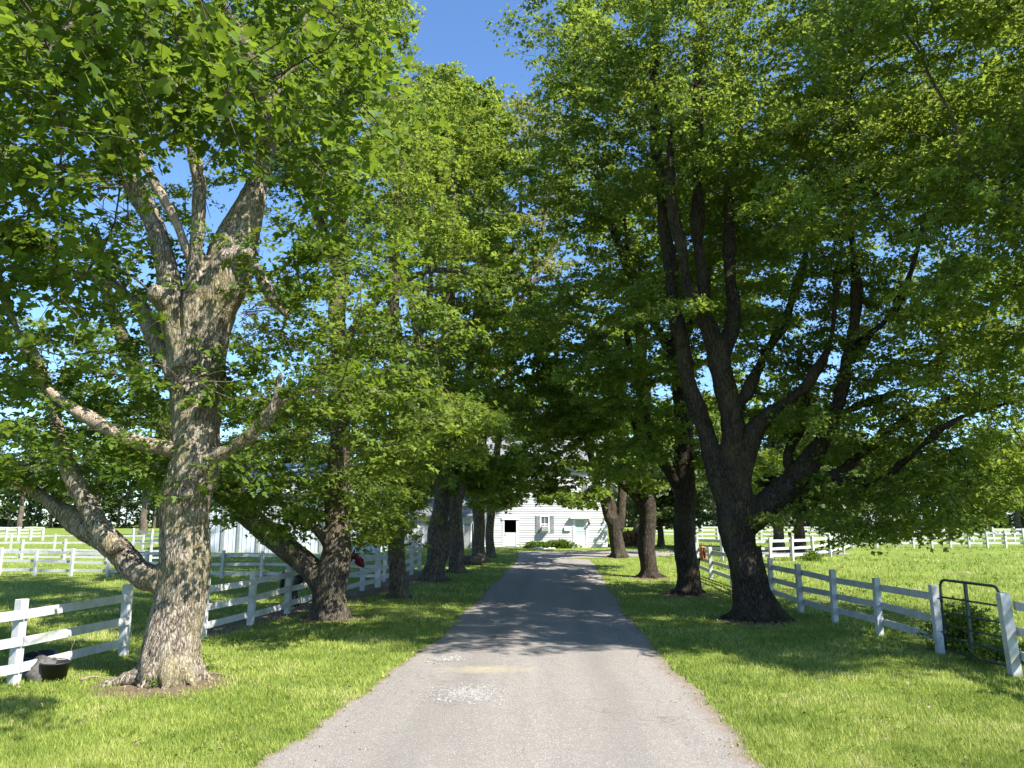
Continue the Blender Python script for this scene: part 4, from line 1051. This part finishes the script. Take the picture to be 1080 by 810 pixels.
def house():
    z0 = float(zg(0, YH)); root = thing('farmhouse', (0, YH, z0), 'white clapboard two-storey farmhouse with grey shutters at the end of the drive', 'house')
    zb, ze = 0.05, 5.9; y = 0.0
    X = lambda p: hx(p); Z = lambda p: hz(p) - z0
    xl, xr = X(506), X(640)
    d1 = (X(532), X(544.5), 0.06, Z(548.5)); d2 = (X(605.8), X(618.2), 0.2, Z(547))
    w1 = (X(571), X(578.3), Z(560.5), Z(545)); w2 = (X(570.5), X(577.8), Z(527), Z(512)); w3 = (X(621), X(628), Z(527), Z(512))
    ops = [d1, d2, w1, w2, w3]
    mb = MB(); clapboard(mb, xl, xr, zb, ze, y, ops)
    # side walls with gables, back wall, inner face
    dep = 7.5
    for xx, s in ((xl, -1), (xr, 1)):
        z = zb
        while z < ze: mb.quad((xx + s*.018, y-.0, z), (xx + s*.018, y+dep, z), (xx, y+dep, z+.115), (xx, y, z+.115)); z += .115
        mb.quad((xx, y, ze), (xx, y+dep, ze), (xx, y+dep/2, ze+2.6))
    mb.quad((xl, y+dep, zb), (xr, y+dep, zb), (xr, y+dep, ze), (xl, y+dep, ze))
    mb.build('wall', M['siding'], root)
    c = MB()
    for xa in (xl - .03, xr - .09): c.box((xa, y - .035, zb), (xa + .12, y + .0, ze))
    c.box((xl+.1, y-.04, ze-.18), (xr-.1, y-.0, ze)); c.build('corner_board', M['trim'], root)
    r = MB(); ov = .35
    for s in (0, 1):
        ya, yb = (y-ov, y+dep/2) if s == 0 else (y+dep+ov, y+dep/2)
        za = ze - .16; zt = ze + 2.6
        r.quad((xl-ov, ya, za), (xr+ov, ya, za), (xr+ov, yb, zt+.05), (xl-ov, yb, zt+.05)); r.quad((xl-ov, ya, za+.12), (xr+ov, ya, za+.12), (xr+ov, yb, zt+.17), (xl-ov, yb, zt+.17))
        r.quad((xl-ov, ya, za), (xr+ov, ya, za), (xr+ov, ya, za+.12), (xl-ov, ya, za+.12))
    r.build('roof', M['roof'], root)
    f = MB(); f.box((xl+.02, y+.03, -.4), (xr-.02, y+dep-.05, zb-.005)); f.build('foundation', M['stone'], root)
    window(root, *w1, y); window(root, *w2, y); window(root, *w3, y)
    ac = MB(); ax0, ax1 = w1[0]+.02, w1[1]-.0; ac.box((ax0, y-.42, w1[2]+.02), (ax1+.05, y-.025, w1[2]+.40), None, .015)
    a = ac.build('air_conditioner', M['acbox'], root)
    gmb = MB()
    for k in range(5): gmb.box((ax0+.05, y-.432, w1[2]+.07+k*.06), (ax1, y-.421, w1[2]+.10+k*.06))
    gmb.build('grille', M['shutter'], a)
    # split door: upper half open on a dark room
    t = MB(); x0, x1, za, zb2 = d1; t.box((x0-.14, y-.05, za), (x0, y+.06, zb2+.02)); t.box((x1, y-.05, za), (x1+.14, y+.06, zb2+.02)); t.box((x0-.2, y-.09, zb2+.02), (x1+.2, y+.06, zb2+.2))
    door = t.build('split_door', M['trim'], root); door['label'] = 'white split door, upper half open on a dark room'
    zm = za + (zb2-za)*.53
    lo = MB(); lo.box((x0+.01, y-.01, za+.02), (x1-.01, y+.04, zm)); lo.box((x0+.10, y-.022, za+.15), ((x0+x1)/2-.04, y-.01, zm-.12)); lo.box(((x0+x1)/2+.04, y-.022, za+.15), (x1-.10, y-.01, zm-.12)); lo.build('door_leaf', M['trim'], door)
    h = MB(); h.box((x0+.05, y-.06, zm-.22), (x0+.08, y-.023, zm-.10)); h.build('handle', M['lamp_metal'], door)
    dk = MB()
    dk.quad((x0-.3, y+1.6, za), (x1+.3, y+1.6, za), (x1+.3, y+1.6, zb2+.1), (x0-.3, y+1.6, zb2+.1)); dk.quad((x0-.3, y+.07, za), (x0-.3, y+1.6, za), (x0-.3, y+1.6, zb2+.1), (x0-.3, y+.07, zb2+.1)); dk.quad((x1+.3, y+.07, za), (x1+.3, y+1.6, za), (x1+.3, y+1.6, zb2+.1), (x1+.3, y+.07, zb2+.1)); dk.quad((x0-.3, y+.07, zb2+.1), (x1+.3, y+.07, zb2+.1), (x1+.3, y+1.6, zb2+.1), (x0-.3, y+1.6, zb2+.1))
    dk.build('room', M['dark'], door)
    # right door
    x0, x1, za, zb2 = d2; t = MB(); t.box((x0-.12, y-.05, za), (x0, y+.06, zb2)); t.box((x1, y-.05, za), (x1+.12, y+.06, zb2)); t.box((x0-.3, y-.32, zb2), (x1+.3, y+.06, zb2+.13)); t.box((x0, y, za), (x1, y+.03, za+.65)); t.box((x0, y, zb2-.10), (x1, y+.03, zb2)); t.box((x0, y, za+.65), (x0+.1, y+.03, zb2-.1)); t.box((x1-.1, y, za+.65), (x1, y+.03, zb2-.1)); t.box((x0+.1, y-.002, za+.98), (x1-.1, y+.028, za+1.03))
    sd = t.build('storm_door', M['trim'], root); g = MB(); g.quad((x0+.1, y+.015, za+.65), (x1-.1, y+.015, za+.65), (x1-.1, y+.015, zb2-.1), (x0+.1, y+.015, zb2-.1)); g.build('pane', M['pale_glass'], sd)
    st = MB(); st.box((x0-.25, y-.75, -.3), (x1+.25, y-.06, .17), None, .01); st.build('doorstep', M['stone'], root)
    l = MB(); lx, lz = X(621.5), Z(552.5); l.box((lx-.03, y-.09, lz-.02), (lx+.03, y-.02, lz+.22)); l.lathe([(.0, -.10), (.06, -.08), (.085, .05), (.04, .10), (0, .12)], 10, Matrix.Translation((lx, y-.17, lz+.02))); l.build('porch_lamp', M['lamp_metal'], root)
    m = MB(); m.box((X(595), y-.14, Z(559.8)), (X(602), y-.02, Z(555.6)), None, .01); m.build('mailbox', M['trim'], root)
house()

def wing():
    """low white sheds joining the house on the left"""
    Y = 56.0; z0 = float(zg(0, Y)); root = thing('white_shed', (hx(452, Y), Y, z0), 'low white board shed left of the farmhouse with a dark window and teal-grey door', 'shed')
    ox = hx(452, Y); X = lambda p: hx(p, Y) - ox; Z = lambda p: hz(p, Y) - z0
    xl, xr, ze = X(404), X(503), Z(543)
    wd = (X(426), X(433), Z(558), Z(549)); td = (X(490), X(496), .02, Z(552)); gd = (X(430), X(442), .02, 1.35)
    mb = MB(); x = xl
    ops = [wd, td]
    while x < xr:
        xb = min(x + .28, xr)
        blk = sorted([(c, d) for a, b, c, d in ops if a < xb - .02 and b > x + .02]); z = .02
        for c, d in blk + [(ze, ze)]:
            if c > z: mb.quad((x, 0, z), (xb - .02, 0, z), (xb - .02, 0, c), (x, 0, c)); mb.quad((xb - .02, .012, z), (xb, .012, z), (xb, .012, c), (xb - .02, .012, c))
            z = max(z, d)
        x = xb
    for xx in (xl, xr): mb.quad((xx, .015, 0), (xx, 5, 0), (xx, 5, ze), (xx, 2.5, ze+1.3), (xx, .015, ze))
    mb.quad((xl, 5, 0), (xr, 5, 0), (xr, 5, ze), (xl, 5, ze)); mb.build('wall', M['siding'], root)
    r = MB()
    for ya, yb in ((-.35, 2.5), (5.35, 2.5)):
        r.quad((xl-.3, ya, ze-.15), (xr, ya, ze-.15), (xr, yb, ze+1.36), (xl-.3, yb, ze+1.36)); r.quad((xl-.3, ya, ze-.05), (xr, ya, ze-.05), (xr, yb, ze+1.46), (xl-.3, yb, ze+1.46)); r.quad((xl-.3, ya, ze-.15), (xr, ya, ze-.15), (xr, ya, ze-.05), (xl-.3, ya, ze-.05))
    r.build('roof', M['roof'], root)
    window(root, *wd, 0, shut=False)
    d = MB(); d.box((td[0], 0, td[2]), (td[1], .05, td[3])); d.build('door', M['shutter'], root)
    b = MB()
    for p in (404, 441, 446, 489, 497, 502): b.box((X(p)-.05, -.03, .0), (X(p)+.05, -.004, ze-.02))
    b.box((xl, -.024, ze-.2), (xr, -.002, ze-.06)); b.build('trim_board', M['trim'], root)
wing()

def barn():
    Y = gnd(230, 583).y; z0 = float(zg(0, Y)); ox = hx(290, Y); root = thing('barn', (ox, Y, z0), 'long white metal-sided barn behind the left paddock', 'barn', rz=R_(-4))
    X = lambda p: hx(p, Y) - ox; xl, xr, ze = X(182), X(398), 3.9
    mb = MB(); x = xl
    while x < xr:            # ribbed sheet
        xb = x + .30
        mb.quad((x, 0, 0), (xb-.05, 0, 0), (xb-.05, 0, ze), (x, 0, ze)); mb.quad((xb-.05, 0, 0), (xb-.035, -.025, 0), (xb-.035, -.025, ze), (xb-.05, 0, ze)); mb.quad((xb-.035, -.025, 0), (xb-.015, -.025, 0), (xb-.015, -.025, ze), (xb-.035, -.025, ze)); mb.quad((xb-.015, -.025, 0), (xb, 0, 0), (xb, 0, ze), (xb-.015, -.025, ze)); x = xb
    xr = x
    for xx in (xl, xr): mb.quad((xx, 0, 0), (xx, 9, 0), (xx, 9, ze), (xx, 4.5, ze+2), (xx, 0, ze))
    mb.quad((xl, 9, 0), (xr, 9, 0), (xr, 9, ze), (xl, 9, ze)); mb.build('wall', M['barn'], root)
    r = MB()
    for ya, yb in ((-.4, 4.5), (9.4, 4.5)):
        for dz in (0, .08): r.quad((xl-.3, ya, ze-.18+dz), (xr+.3, ya, ze-.18+dz), (xr+.3, yb, ze+2.03+dz), (xl-.3, yb, ze+2.03+dz))
        r.quad((xl-.3, ya, ze-.18), (xr+.3, ya, ze-.18), (xr+.3, ya, ze-.10), (xl-.3, ya, ze-.10))
    r.build('roof', M['tinroof'], root)
    for p in (184, 233.5, 251, 272, 305, 340, 372):
        b = MB(); b.box((X(p)-.09, -.07, 0), (X(p)+.09, -.028, ze-.02)); b.build('trim_strip', M['shutter'], root)
barn()

# ------------------------------------------------------------ low planting
def leafy_clump(name, label, cat, c, rx, ry, h, n, size, mat, kind=1, group=None, knd=None, seed=0, stems=True):
    global rng; rng = np.random.default_rng(seed)
    P = rng.normal(0, .45, (n, 3)); P[:, 0] *= rx; P[:, 1] *= ry; P[:, 2] = np.abs(rng.beta(2, 2, n)) * h * (1 - .3*(P[:, 0]/rx)**2)
    P[:, 2] = np.maximum(P[:, 2], .03)
    D = rng.normal(0, 1, (n, 3))
    V, Fc, tn = leaves(P, D, size, kind, spread=(.16, .14, .05), per=6, droop=.3, rnd=.7)
    root = thing(name, c, label, cat, group)
    link('foliage', np_mesh('foliage', V, Fc, M[mat], False, {'tint': tn}), root)
    mb = MB()
    for k in range(min(n//3, 60)):
        q = P[k]; mb.tube([(q[0]*.5, q[1]*.5, -.05), (q[0]*.8, q[1]*.8, q[2]*.6), tuple(q)], [.008, .006, .004], 4, False)
    mb.build('stem', M['bark'], root)
    return root
leafy_clump('weeds', 'dark leafy weeds growing up behind the left half of the metal gate', 'plant', gnd(1018, 690) + Vector((.2, .35, 0)), .75, .45, 1.0, 420, .10, 'leaf', 3, seed=1)
leafy_clump('weeds', 'low weeds at the foot of the right half of the metal gate', 'plant', gnd(1055, 703) + Vector((.2, .3, 0)), .6, .35, .45, 150, .09, 'leaf', 3, seed=2)
for k, (px, py, w, h, lab) in enumerate(((567, 578.3, 1.0, .5, 'dark shrub at the left end of the flowerbed under the house window'), (580, 578.3, 1.1, .5, 'leafy shrub in the middle of the flowerbed by the house'), (592, 578.3, 1.1, .62, 'tallest shrub at the right end of the flowerbed by the house'))):
    c = gnd(px, py); leafy_clump('garden_shrub', lab, 'shrub', c, w, .5, h, 240, .13, 'leaf_near', 1, seed=10+k)
c = gnd(574, 579.4)
mb = MB()
for k in range(9):
    s = random.uniform(.08, .18); Mx = Matrix.Translation((k*.16 - .7 + random.uniform(-.05, .05), random.uniform(-.1, .1), s*.3)) @ Matrix.Diagonal((s*1.3, s, s*.8, 1)); mb.lathe([(0, -1), (.6, -.8), (1, 0), (.75, .6), (0, .9)], 8, Mx)
o = mb.build('border_stones', M['stone'], None, c); tag(o, 'pale stones edging the flowerbed under the house window', 'stones', kind='stuff')
o = leafy_clump('small_weed', 'small bushy weed at the foot of the curved white fence', 'plant', gnd(857, 591.5), .5, .4, .55, 110, .11, 'leaf_near', 1, seed=21)
o = leafy_clump('small_weed', 'small green sprout at the foot of the nearest maple trunk', 'plant', gnd(166, 723) + Vector((0, -.12, 0)), .10, .08, .24, 14, .06, 'leaf_near', 3, seed=22)
# dry hedge right of the house
def hedge():
    global rng; rng = np.random.default_rng(31)
    a = at(657, 575, 60); b = at(683, 575, 60); z = float(zg(0, 60)); n = 520
    P = np.stack([rng.uniform(0, b.x - a.x, n), rng.normal(0, .35, n), rng.uniform(.05, 1.05, n)], -1)
    V, Fc, tn = leaves(P, rng.normal(0, 1, (n, 3)), .14, 1, spread=(.2, .2, .12), per=9, rnd=.8)
    root = thing('dry_hedge', (a.x, 60, z), 'low brown dry hedge beyond the farthest right tree', 'hedge')
    link('foliage', np_mesh('foliage', V, Fc, M['hedge'], False, {'tint': tn}), root)
    mb = MB()
    for k in range(16): x = k*(b.x-a.x)/15; mb.tube([(x, 0, -.1), (x+.05, .05, .9)], [.03, .015], 5)
    mb.build('stem', M['bark'], root)
hedge()

# ------------------------------------------------------------ small things
# tipped rubber feed tub and bucket by the near post
def tubs():
    c = gnd(36, 716)
    root = thing('feed_tub', c + Vector((.04, -.14, .24)), 'shallow dusty black rubber feed tub tipped on its side against the white post', 'tub')
    Mx = Vector((-.50, -.55, .67)).to_track_quat('Z', 'Y').to_matrix().to_4x4()
    mb = MB(); mb.lathe([(0, .02), (.19, .02), (.21, .0), (.26, -.17), (.29, -.18), (.29, -.20), (.25, -.19), (.185, -.02), (0, -.01)], 32, Mx)
    o = mb.build('tub_wall', M['rubber_grey'], root, smooth=True)
    rg = MB(); rg.lathe([(.12, .035), (.13, .04), (.14, .035)], 28, Mx); rg.build('bottom_ring', M['rubber'], root, smooth=True)
    c = gnd(60, 716); root = thing('bucket', c + Vector((.02, -.12, 0)), 'black rubber bucket standing beside the tipped feed tub', 'bucket')
    mb = MB(); mb.lathe([(0, .01), (.17, .01), (.175, 0), (.215, .27), (.235, .275), (.235, .295), (.205, .295), (.165, .03), (0, .03)], 28); mb.build('bucket_wall', M['rubber'], root, smooth=True)
    h = MB(); h.tube([(.225*math.cos(t), .10*math.sin(t)+.02, .28 + .05*math.sin(t)) for t in np.linspace(0, math.pi, 14)], .006, 6); h.build('handle', M['rubber'], root, smooth=True)
    c = gnd(30, 700); root = thing('feed_pan', c + Vector((.0, .35, .0)), 'flat black rubber pan lying on the grass behind the tipped tub', 'pan')
    mb = MB(); mb.lathe([(0, .02), (.24, .02), (.27, .12), (.30, .13), (.30, .10), (.26, 0), (0, 0)], 24, Matrix.Rotation(.1, 4, 'X')); mb.build('pan_wall', M['rubber'], root, smooth=True)
tubs()
def stick(label, pts, r, seed):
    rr = random.Random(seed); mb = MB(); c = Vector(pts[0]); P, Rd = resample([Vector(p) - c for p in pts], [r]*len(pts), .05)
    P[:, 0] += [rr.uniform(-.01, .01) for _ in P]; mb.tube([tuple(p) for p in P], np.linspace(r, r*.4, len(P)), 7)
    o = mb.build('fallen_stick', M['bark_dead'], None, c, True); tag(o, label, 'stick')
stick('bleached fallen stick left of the nearest trunk', [gnd(85,719)+Vector((0,0,.03)), gnd(98,717)+Vector((0,0,.05)), gnd(114,718)+Vector((0,0,.03))], .025, 1)
stick('thin pale root-like stick on the lawn right of the nearest trunk', [gnd(212,712)+Vector((0,0,.02)), gnd(228,713)+Vector((0,0,.04)), gnd(246,715)+Vector((0,0,.02))], .02, 2)
stick('small twig poking up from the black bucket', [gnd(62,716)+Vector((0,.12,.05)), gnd(62,716)+Vector((.06,.14,.35)), gnd(62,716)+Vector((.12,.16,.62))], .007, 3)
# cut log by the sixth tree
c = gnd(497, 595.5); mb = MB(); mb.lathe([(0, -.55), (.22, -.55), (.25, -.5), (.24, 0), (.26, .5), (.23, .55), (0, .55)], 14, Matrix.Translation((0, 0, .22)) @ Matrix.Rotation(R_(90), 4, 'Y'))
o = mb.build('cut_log', M['bark'], None, c, True); tag(o, 'short cut log lying between the fifth and sixth left trunks', 'log')
# salmon cloth on the fence and bucket hung below it
def cloth():
    p = gnd(739.5, 606.5); root_z = p.z
    q = Rf[0].lerp(Rf[1], .35); d = (Rf[1]-Rf[0]).normalized(); n = Vector((-d.y, d.x, 0))
    w, nx_, nz_ = .55, 10, 14; V = []; Fc = []
    for k in range(nz_+1):
        s = k/nz_*1.15 - .5      # arc length over the top rail
        for m in range(nx_+1):
            u = m/nx_ - .5; wob = .02*math.sin(u*14 + s*5)
            if s < 0: pz = 1.20 + s + .02; off = .135 + wob + .01
            elif s < .06: pz = 1.225; off = .135 - s*1.1
            else: pz = 1.22 - (s-.06); off = .02 - wob - .0
            V.append(d*u*w + n*off + Vector((0, 0, pz)))
    for k in range(nz_):
        for m in range(nx_): a = k*(nx_+1)+m; Fc.append((a, a+1, a+nx_+2, a+nx_+1))
    o = link('hung_cloth', new_mesh('hung_cloth', V, Fc, M['orange'], True), None, q)
    s = o.modifiers.new('t', 'SOLIDIFY'); s.thickness = .012
    tag(o, 'salmon orange cloth hung over the white fence, half hidden by the second right trunk', 'cloth')
    mb = MB(); mb.lathe([(0, .0), (.13, .0), (.17, .3), (.16, .3), (.12, .02), (0, .02)], 18); mb.build
    o = mb.build('hanging_bucket', M['rubber'], None, q - n*.22 + Vector((0, 0, .42)), True); tag(o, 'black bucket hanging on the fence below the salmon cloth', 'bucket')
cloth()

# ------------------------------------------------------------ the horse
def horse():
    Y = 24.2
    pr_ = at(300, 600, Y); z0 = float(zg(0, Y)); sx = 1.08
    root = thing('horse', (pr_.x, Y, z0), 'black horse with red halter standing behind the white fence, hidden by the second left trunk', 'horse')
    # spine from rump to head, facing +x
    J = {'rump': (.22,0,1.02), 'hip': (.45,0,1.06), 'back': (.85,0,1.0), 'with': (1.28,0,1.07), 'chest': (1.45,0,.95), 'neck': (1.68,0,1.20), 'poll': (1.96,0,1.42), 'face': (2.13,0,1.25), 'muz': (2.26,0,1.07),
         'tail': (.10,0,.98)}
    names = list(J); V = [tuple(Vector(J[n]) * sx) for n in names]; E = []; Rr = [.20,.235,.245,.23,.20,.145,.095,.085,.055,.05]
    ix = {n: i for i, n in enumerate(names)}
    for a, b in (('hip','rump'),('hip','back'),('back','with'),('with','chest'),('chest','neck'),('neck','poll'),('poll','face'),('face','muz'),('rump','tail')): E.append((ix[a], ix[b]))
    def leg(att, pts, rads):
        p = ix[att]
        for q, r in zip(pts, rads):
            V.append(tuple(Vector(q) * sx)); Rr.append(r); E.append((p, len(V)-1)); p = len(V)-1
    for s in (-1, 1):
        leg('hip', [(.42,s*.13,.72),(.30,s*.13,.48),(.36,s*.13,.16),(.38,s*.13,.05),(.43,s*.13,.02)], [.13,.065,.04,.045,.05])
        leg('chest', [(1.38,s*.12,.70),(1.38,s*.12,.42),(1.38,s*.12,.14),(1.39,s*.12,.05),(1.43,s*.12,.02)], [.10,.055,.036,.04,.048])
    # root the skin at the hip
    order = [1, 0] + list(range(2, len(V))); inv = {o: n for n, o in enumerate(order)}
    me = skin_eval([V[o] for o in order], [(inv[a], inv[b]) for a, b in E], [Rr[o]*sx for o in order], 2)
    me.materials.clear(); me.materials.append(M['horse']); link('body', me, root)
    t = MB(); t.tube([Vector(p)*sx for p in ((.08,0,1.02),(-.02,0,.9),(-.05,0,.6),(-.02,0,.3))], [.04,.07,.07,.02], 8); t.build('tail', M['horse'], root, smooth=True)
    m = MB()
    for k in range(9):
        a = Vector(J['with']).lerp(Vector(J['poll']), k/8); m.tube([(a.x*sx, 0, (a.z+.15)*sx), (a.x*sx-.03, -.06, (a.z+.02)*sx), (a.x*sx-.02, -.11, (a.z-.12)*sx)], [.02,.03,.008], 5)
    m.build('mane', M['horse'], root, smooth=True)
    for s in (-1, 1):
        e = MB(); p = Vector(J['poll'])*sx; e.tube([(p.x-.02, s*.05, p.z+.05), (p.x, s*.06, p.z+.12), (p.x+.01, s*.06, p.z+.17)], [.03,.028,.004], 6); e.build('ear', M['horse'], root, smooth=True)
    h = MB()
    for q0, q1, t_, r in (('face','muz',.55,.068), ('poll','face',.15,.098), ('poll','face',.75,.092)):
        a, b = Vector(J[q0])*sx, Vector(J[q1])*sx; c = a.lerp(b, t_); dd = (b-a).normalized(); u = Vector((0,1,0)); w = dd.cross(u)
        pts = [c + u*math.cos(k*6.2832/14)*r + w*math.sin(k*6.2832/14)*r*1.25 for k in range(15)]
        h.tube(pts, .016, 5, False)
    a, b = Vector(J['poll'])*sx, Vector(J['muz'])*sx
    for s in (-1, 1): h.tube([a + Vector((.03, s*.10, -.05)), a.lerp(b, .5) + Vector((.02, s*.09, 0)), b + Vector((-.04, s*.065, .06))], .018, 5)
    # fly cover on the face
    h.box((-.10, -.095, -.14), (.10, .095, .10), Matrix.Translation(Vector(J['face'])*sx) @ Matrix.Rotation(R_(35), 4, 'Y'), .03)
    h.build('halter', M['red'], root, smooth=True)
horse()

# ------------------------------------------------------------ grass blades
def grass():
    global rng; rng = np.random.default_rng(99)
    n = 620000
    px = rng.uniform(-260, 1340, n); py = 566 + 330 * rng.random(n)**.72
    u = (px - 540)/F; v = (405 - py)/F
    dy = CP - v*SP; dz = SP + v*CP
    t = -H/dz
    for _ in range(6): t = (zg(0, t*dy) - H)/dz
    ok = (t > 0) & (t*dy < 75); px, py, u, dy, dz, t = (q[ok] for q in (px, py, u, dy, dz, t))
    x = t*u; y = t*dy
    edge_d = np.minimum(np.abs(x - edgeX(y, -1) - ejit(y, -1)), np.abs(x - edgeX(y, 1) - ejit(y, 1)))
    on = on_drive(x, y) & ~((edge_d < .14) & (rng.random(len(x)) < .35 * (1 - edge_d/.14)))
    s = fence_soil(x, y); bare = np.clip((np.sin(x*1.7 + 2.1*np.sin(y*1.1))*np.sin(y*1.9 + 1.7*np.sin(x*.9)) - .45)*1.4, 0, .55)
    keep = ~on & ~on_path(x, y) & (rng.random(len(x)) > s*1.1 + bare)
    x, y, t = x[keep], y[keep], t[keep]; m = len(x)
    # tufts
    hgt = .05 + .022*rng.random(m); right = x > np.interp(y, [p.y for p in reversed(Rf)], [p.x for p in reversed(Rf)]) + .05
    tuft = np.array([0.0]); q = np.sin(x*3.1 + 1.3*np.sin(y*2.3)) * np.sin(y*2.7 + 1.1*np.sin(x*1.9)); hgt *= 1 + .45*np.clip(q, 0, 1) + .3*(rng.random(m) < .03)
    hgt = np.where(right, hgt*1.55 + .05*(q > .6), hgt)
    hgt *= np.clip(1 + (y-10)*.012, 1, 1.6)
    wid = .0032 * np.clip(y/7, 1, 7)
    a = rng.uniform(0, 6.28, m); lean = rng.uniform(.15, .9, m)*hgt; b = rng.uniform(0, 6.28, m)
    z = zg(x, y)
    P0 = np.stack([x - np.cos(a)*wid, y - np.sin(a)*wid, z - .004], -1); P1 = np.stack([x + np.cos(a)*wid, y + np.sin(a)*wid, z - .004], -1)
    P2 = np.stack([x + np.cos(b)*lean, y + np.sin(b)*lean, z + hgt], -1)
    V = np.stack([P0, P1, P2], 1).reshape(-1, 3)
    o = link('grass', np_mesh('grass', V, np.arange(3*m).reshape(-1, 3), M['grass'], False, {'tint': np.repeat(rng.random(m), 3)}))
    tag(o, 'mown green grass of the lawns and rougher pasture grass', 'grass', kind='stuff')
    print('GRASS', m)
grass()
# broad-leaved weeds and clover in the right pasture and along the fences; fallen leaves by the drive
def scatter_weeds():
    global rng; rng = np.random.default_rng(5)
    n = 2600; y = 11 + 60*rng.random(n)**1.4; fx = np.interp(y, [p.y for p in reversed(Rf)], [p.x for p in reversed(Rf)]); x = fx + .15 + 26*rng.random(n)**1.3
    cl = np.sin(x*1.3 + 2*np.sin(y*.7))*np.sin(y*1.1 + np.sin(x)); k = cl > .1; x, y = x[k], y[k]
    C = np.stack([x, y, zg(x, y) + .07], -1)
    V, Fc, tn = leaves(C, rng.normal(0, 1, C.shape), .085, 1, spread=(.16, .16, .035), per=8, rnd=.4)
    o = link('pasture_weeds', np_mesh('pasture_weeds', V, Fc, M['leaf_near'], False, {'tint': tn})); tag(o, 'broad-leaved weeds dotted through the right pasture', 'weeds', kind='stuff')
    n = 1500; y = 6 + 34*rng.random(n)**1.5; sd = rng.random(n) < .7; x = np.where(sd, edgeX(y, 1) + rng.normal(0, .35, n), edgeX(y, -1) + rng.normal(0, .3, n))
    C = np.stack([x, y, zg(x, y) + .03], -1)
    V, Fc, tn = leaves(C, rng.normal(0, 1, C.shape), .035, 1, spread=(.05, .05, .006), per=1, rnd=.5)
    o = link('fallen_leaves', np_mesh('fallen_leaves', V, Fc, M['hedge'], False, {'tint': tn})); tag(o, 'dry brown leaves fallen along the driveway edges', 'leaves', kind='stuff')
scatter_weeds()

def clover():
    global rng; rng = np.random.default_rng(15)
    n = 9000; y = 6.5 + 22*rng.random(n)**1.6; x = rng.uniform(-1, 1, n)*(3 + y*.62)
    cl = np.sin(x*2.1 + 1.7*np.sin(y*1.3))*np.sin(y*1.7 + 1.2*np.sin(x*1.1)); k = (cl > .15) & ~on_drive(x, y, -.1) & (x < np.interp(y, [p.y for p in reversed(Rf)], [p.x for p in reversed(Rf)])); x, y = x[k], y[k]
    C = np.stack([x, y, zg(x, y) + .045], -1)
    V, Fc, tn = leaves(C, rng.normal(0, 1, C.shape), .026, 1, spread=(.055, .055, .010), per=9, rnd=.3, droop=.1)
    o = link('clover', np_mesh('clover', V, Fc, M['leaf_near'], False, {'tint': tn})); tag(o, 'clover and plantain patches in the mown lawn', 'clover', kind='stuff')
    n = 1100; y = 7 + 26*rng.random(n)**1.4; x = rng.uniform(-1, 1, n)*(3 + y*.5)
    for px, py in ((175,722),(345,653),(421,630),(795,655),(725,628),(685,610),(455,612)):
        g_ = gnd(px, py); q = rng.normal(0, 1.0, (90, 2)); x = np.concatenate([x, g_.x + q[:, 0]]); y = np.concatenate([y, g_.y + q[:, 1]])
    k = ~on_drive(x, y, -.1); x, y = x[k], y[k]
    C = np.stack([x, y, zg(x, y) + .05], -1); V, Fc, tn = leaves(C, rng.normal(0, 1, C.shape), .055, 3, spread=(.05, .05, .006), per=1, rnd=.6)
    o = link('fallen_leaves', np_mesh('fallen_leaves', V, Fc, M['hedge'], False, {'tint': tn})); tag(o, 'scattered dry maple leaves lying on the lawn', 'leaves', kind='stuff')
clover()

# ------------------------------------------------------------ light, sky, camera
sd = Vector((math.sin(AZ)*math.cos(EL), -math.cos(AZ)*math.cos(EL), math.sin(EL)))
w = bpy.data.worlds.new('World'); SC.world = w; w.use_nodes = True
nt = w.node_tree; bg = nt.nodes['Background']; sk = nt.nodes.new('ShaderNodeTexSky'); sk.sky_type = 'NISHITA'
sk.sun_disc = False; sk.sun_elevation = EL; sk.sun_rotation = math.atan2(sd.x, sd.y); sk.air_density = 1.0; sk.dust_density = .4; sk.ozone_density = 2.2; sk.altitude = 200
bg.inputs[1].default_value = .085
mxn = nt.nodes.new('ShaderNodeMix'); mxn.data_type = 'RGBA'; mxn.blend_type = 'MULTIPLY'; mxn.inputs[0].default_value = 1; mxn.inputs[7].default_value = (.85, 1.06, 1.28, 1)
nt.links.new(sk.outputs[0], mxn.inputs[6]); nt.links.new(mxn.outputs[2], bg.inputs[0])
sl = bpy.data.lights.new('sun', 'SUN'); sl.energy = 5.0; sl.angle = R_(.53); sl.color = (1, .955, .88)
so = bpy.data.objects.new('sun', sl); COL.objects.link(so); so.rotation_euler = (-sd).to_track_quat('-Z', 'Y').to_euler()
cam = bpy.data.cameras.new('camera'); co_ = bpy.data.objects.new('camera', cam); COL.objects.link(co_)
cam.sensor_width = 36; cam.lens = F/1080*36; cam.clip_start = .1; cam.clip_end = 3000
co_.location = (0, 0, H); co_.rotation_euler = (math.pi/2 + PITCH, 0, 0); SC.camera = co_
SC.view_settings.view_transform = 'Standard'; SC.view_settings.look = 'None'; SC.view_settings.gamma = 1; SC.view_settings.exposure = 1.42
SC.view_settings.use_curve_mapping = False
SC.render.engine = 'CYCLES'
cy = SC.cycles
cy.max_bounces = 8; cy.diffuse_bounces = 3; cy.glossy_bounces = 2; cy.transmission_bounces = 5; cy.transparent_max_bounces = 4
cy.caustics_reflective = False; cy.caustics_refractive = False; cy.sample_clamp_indirect = 4
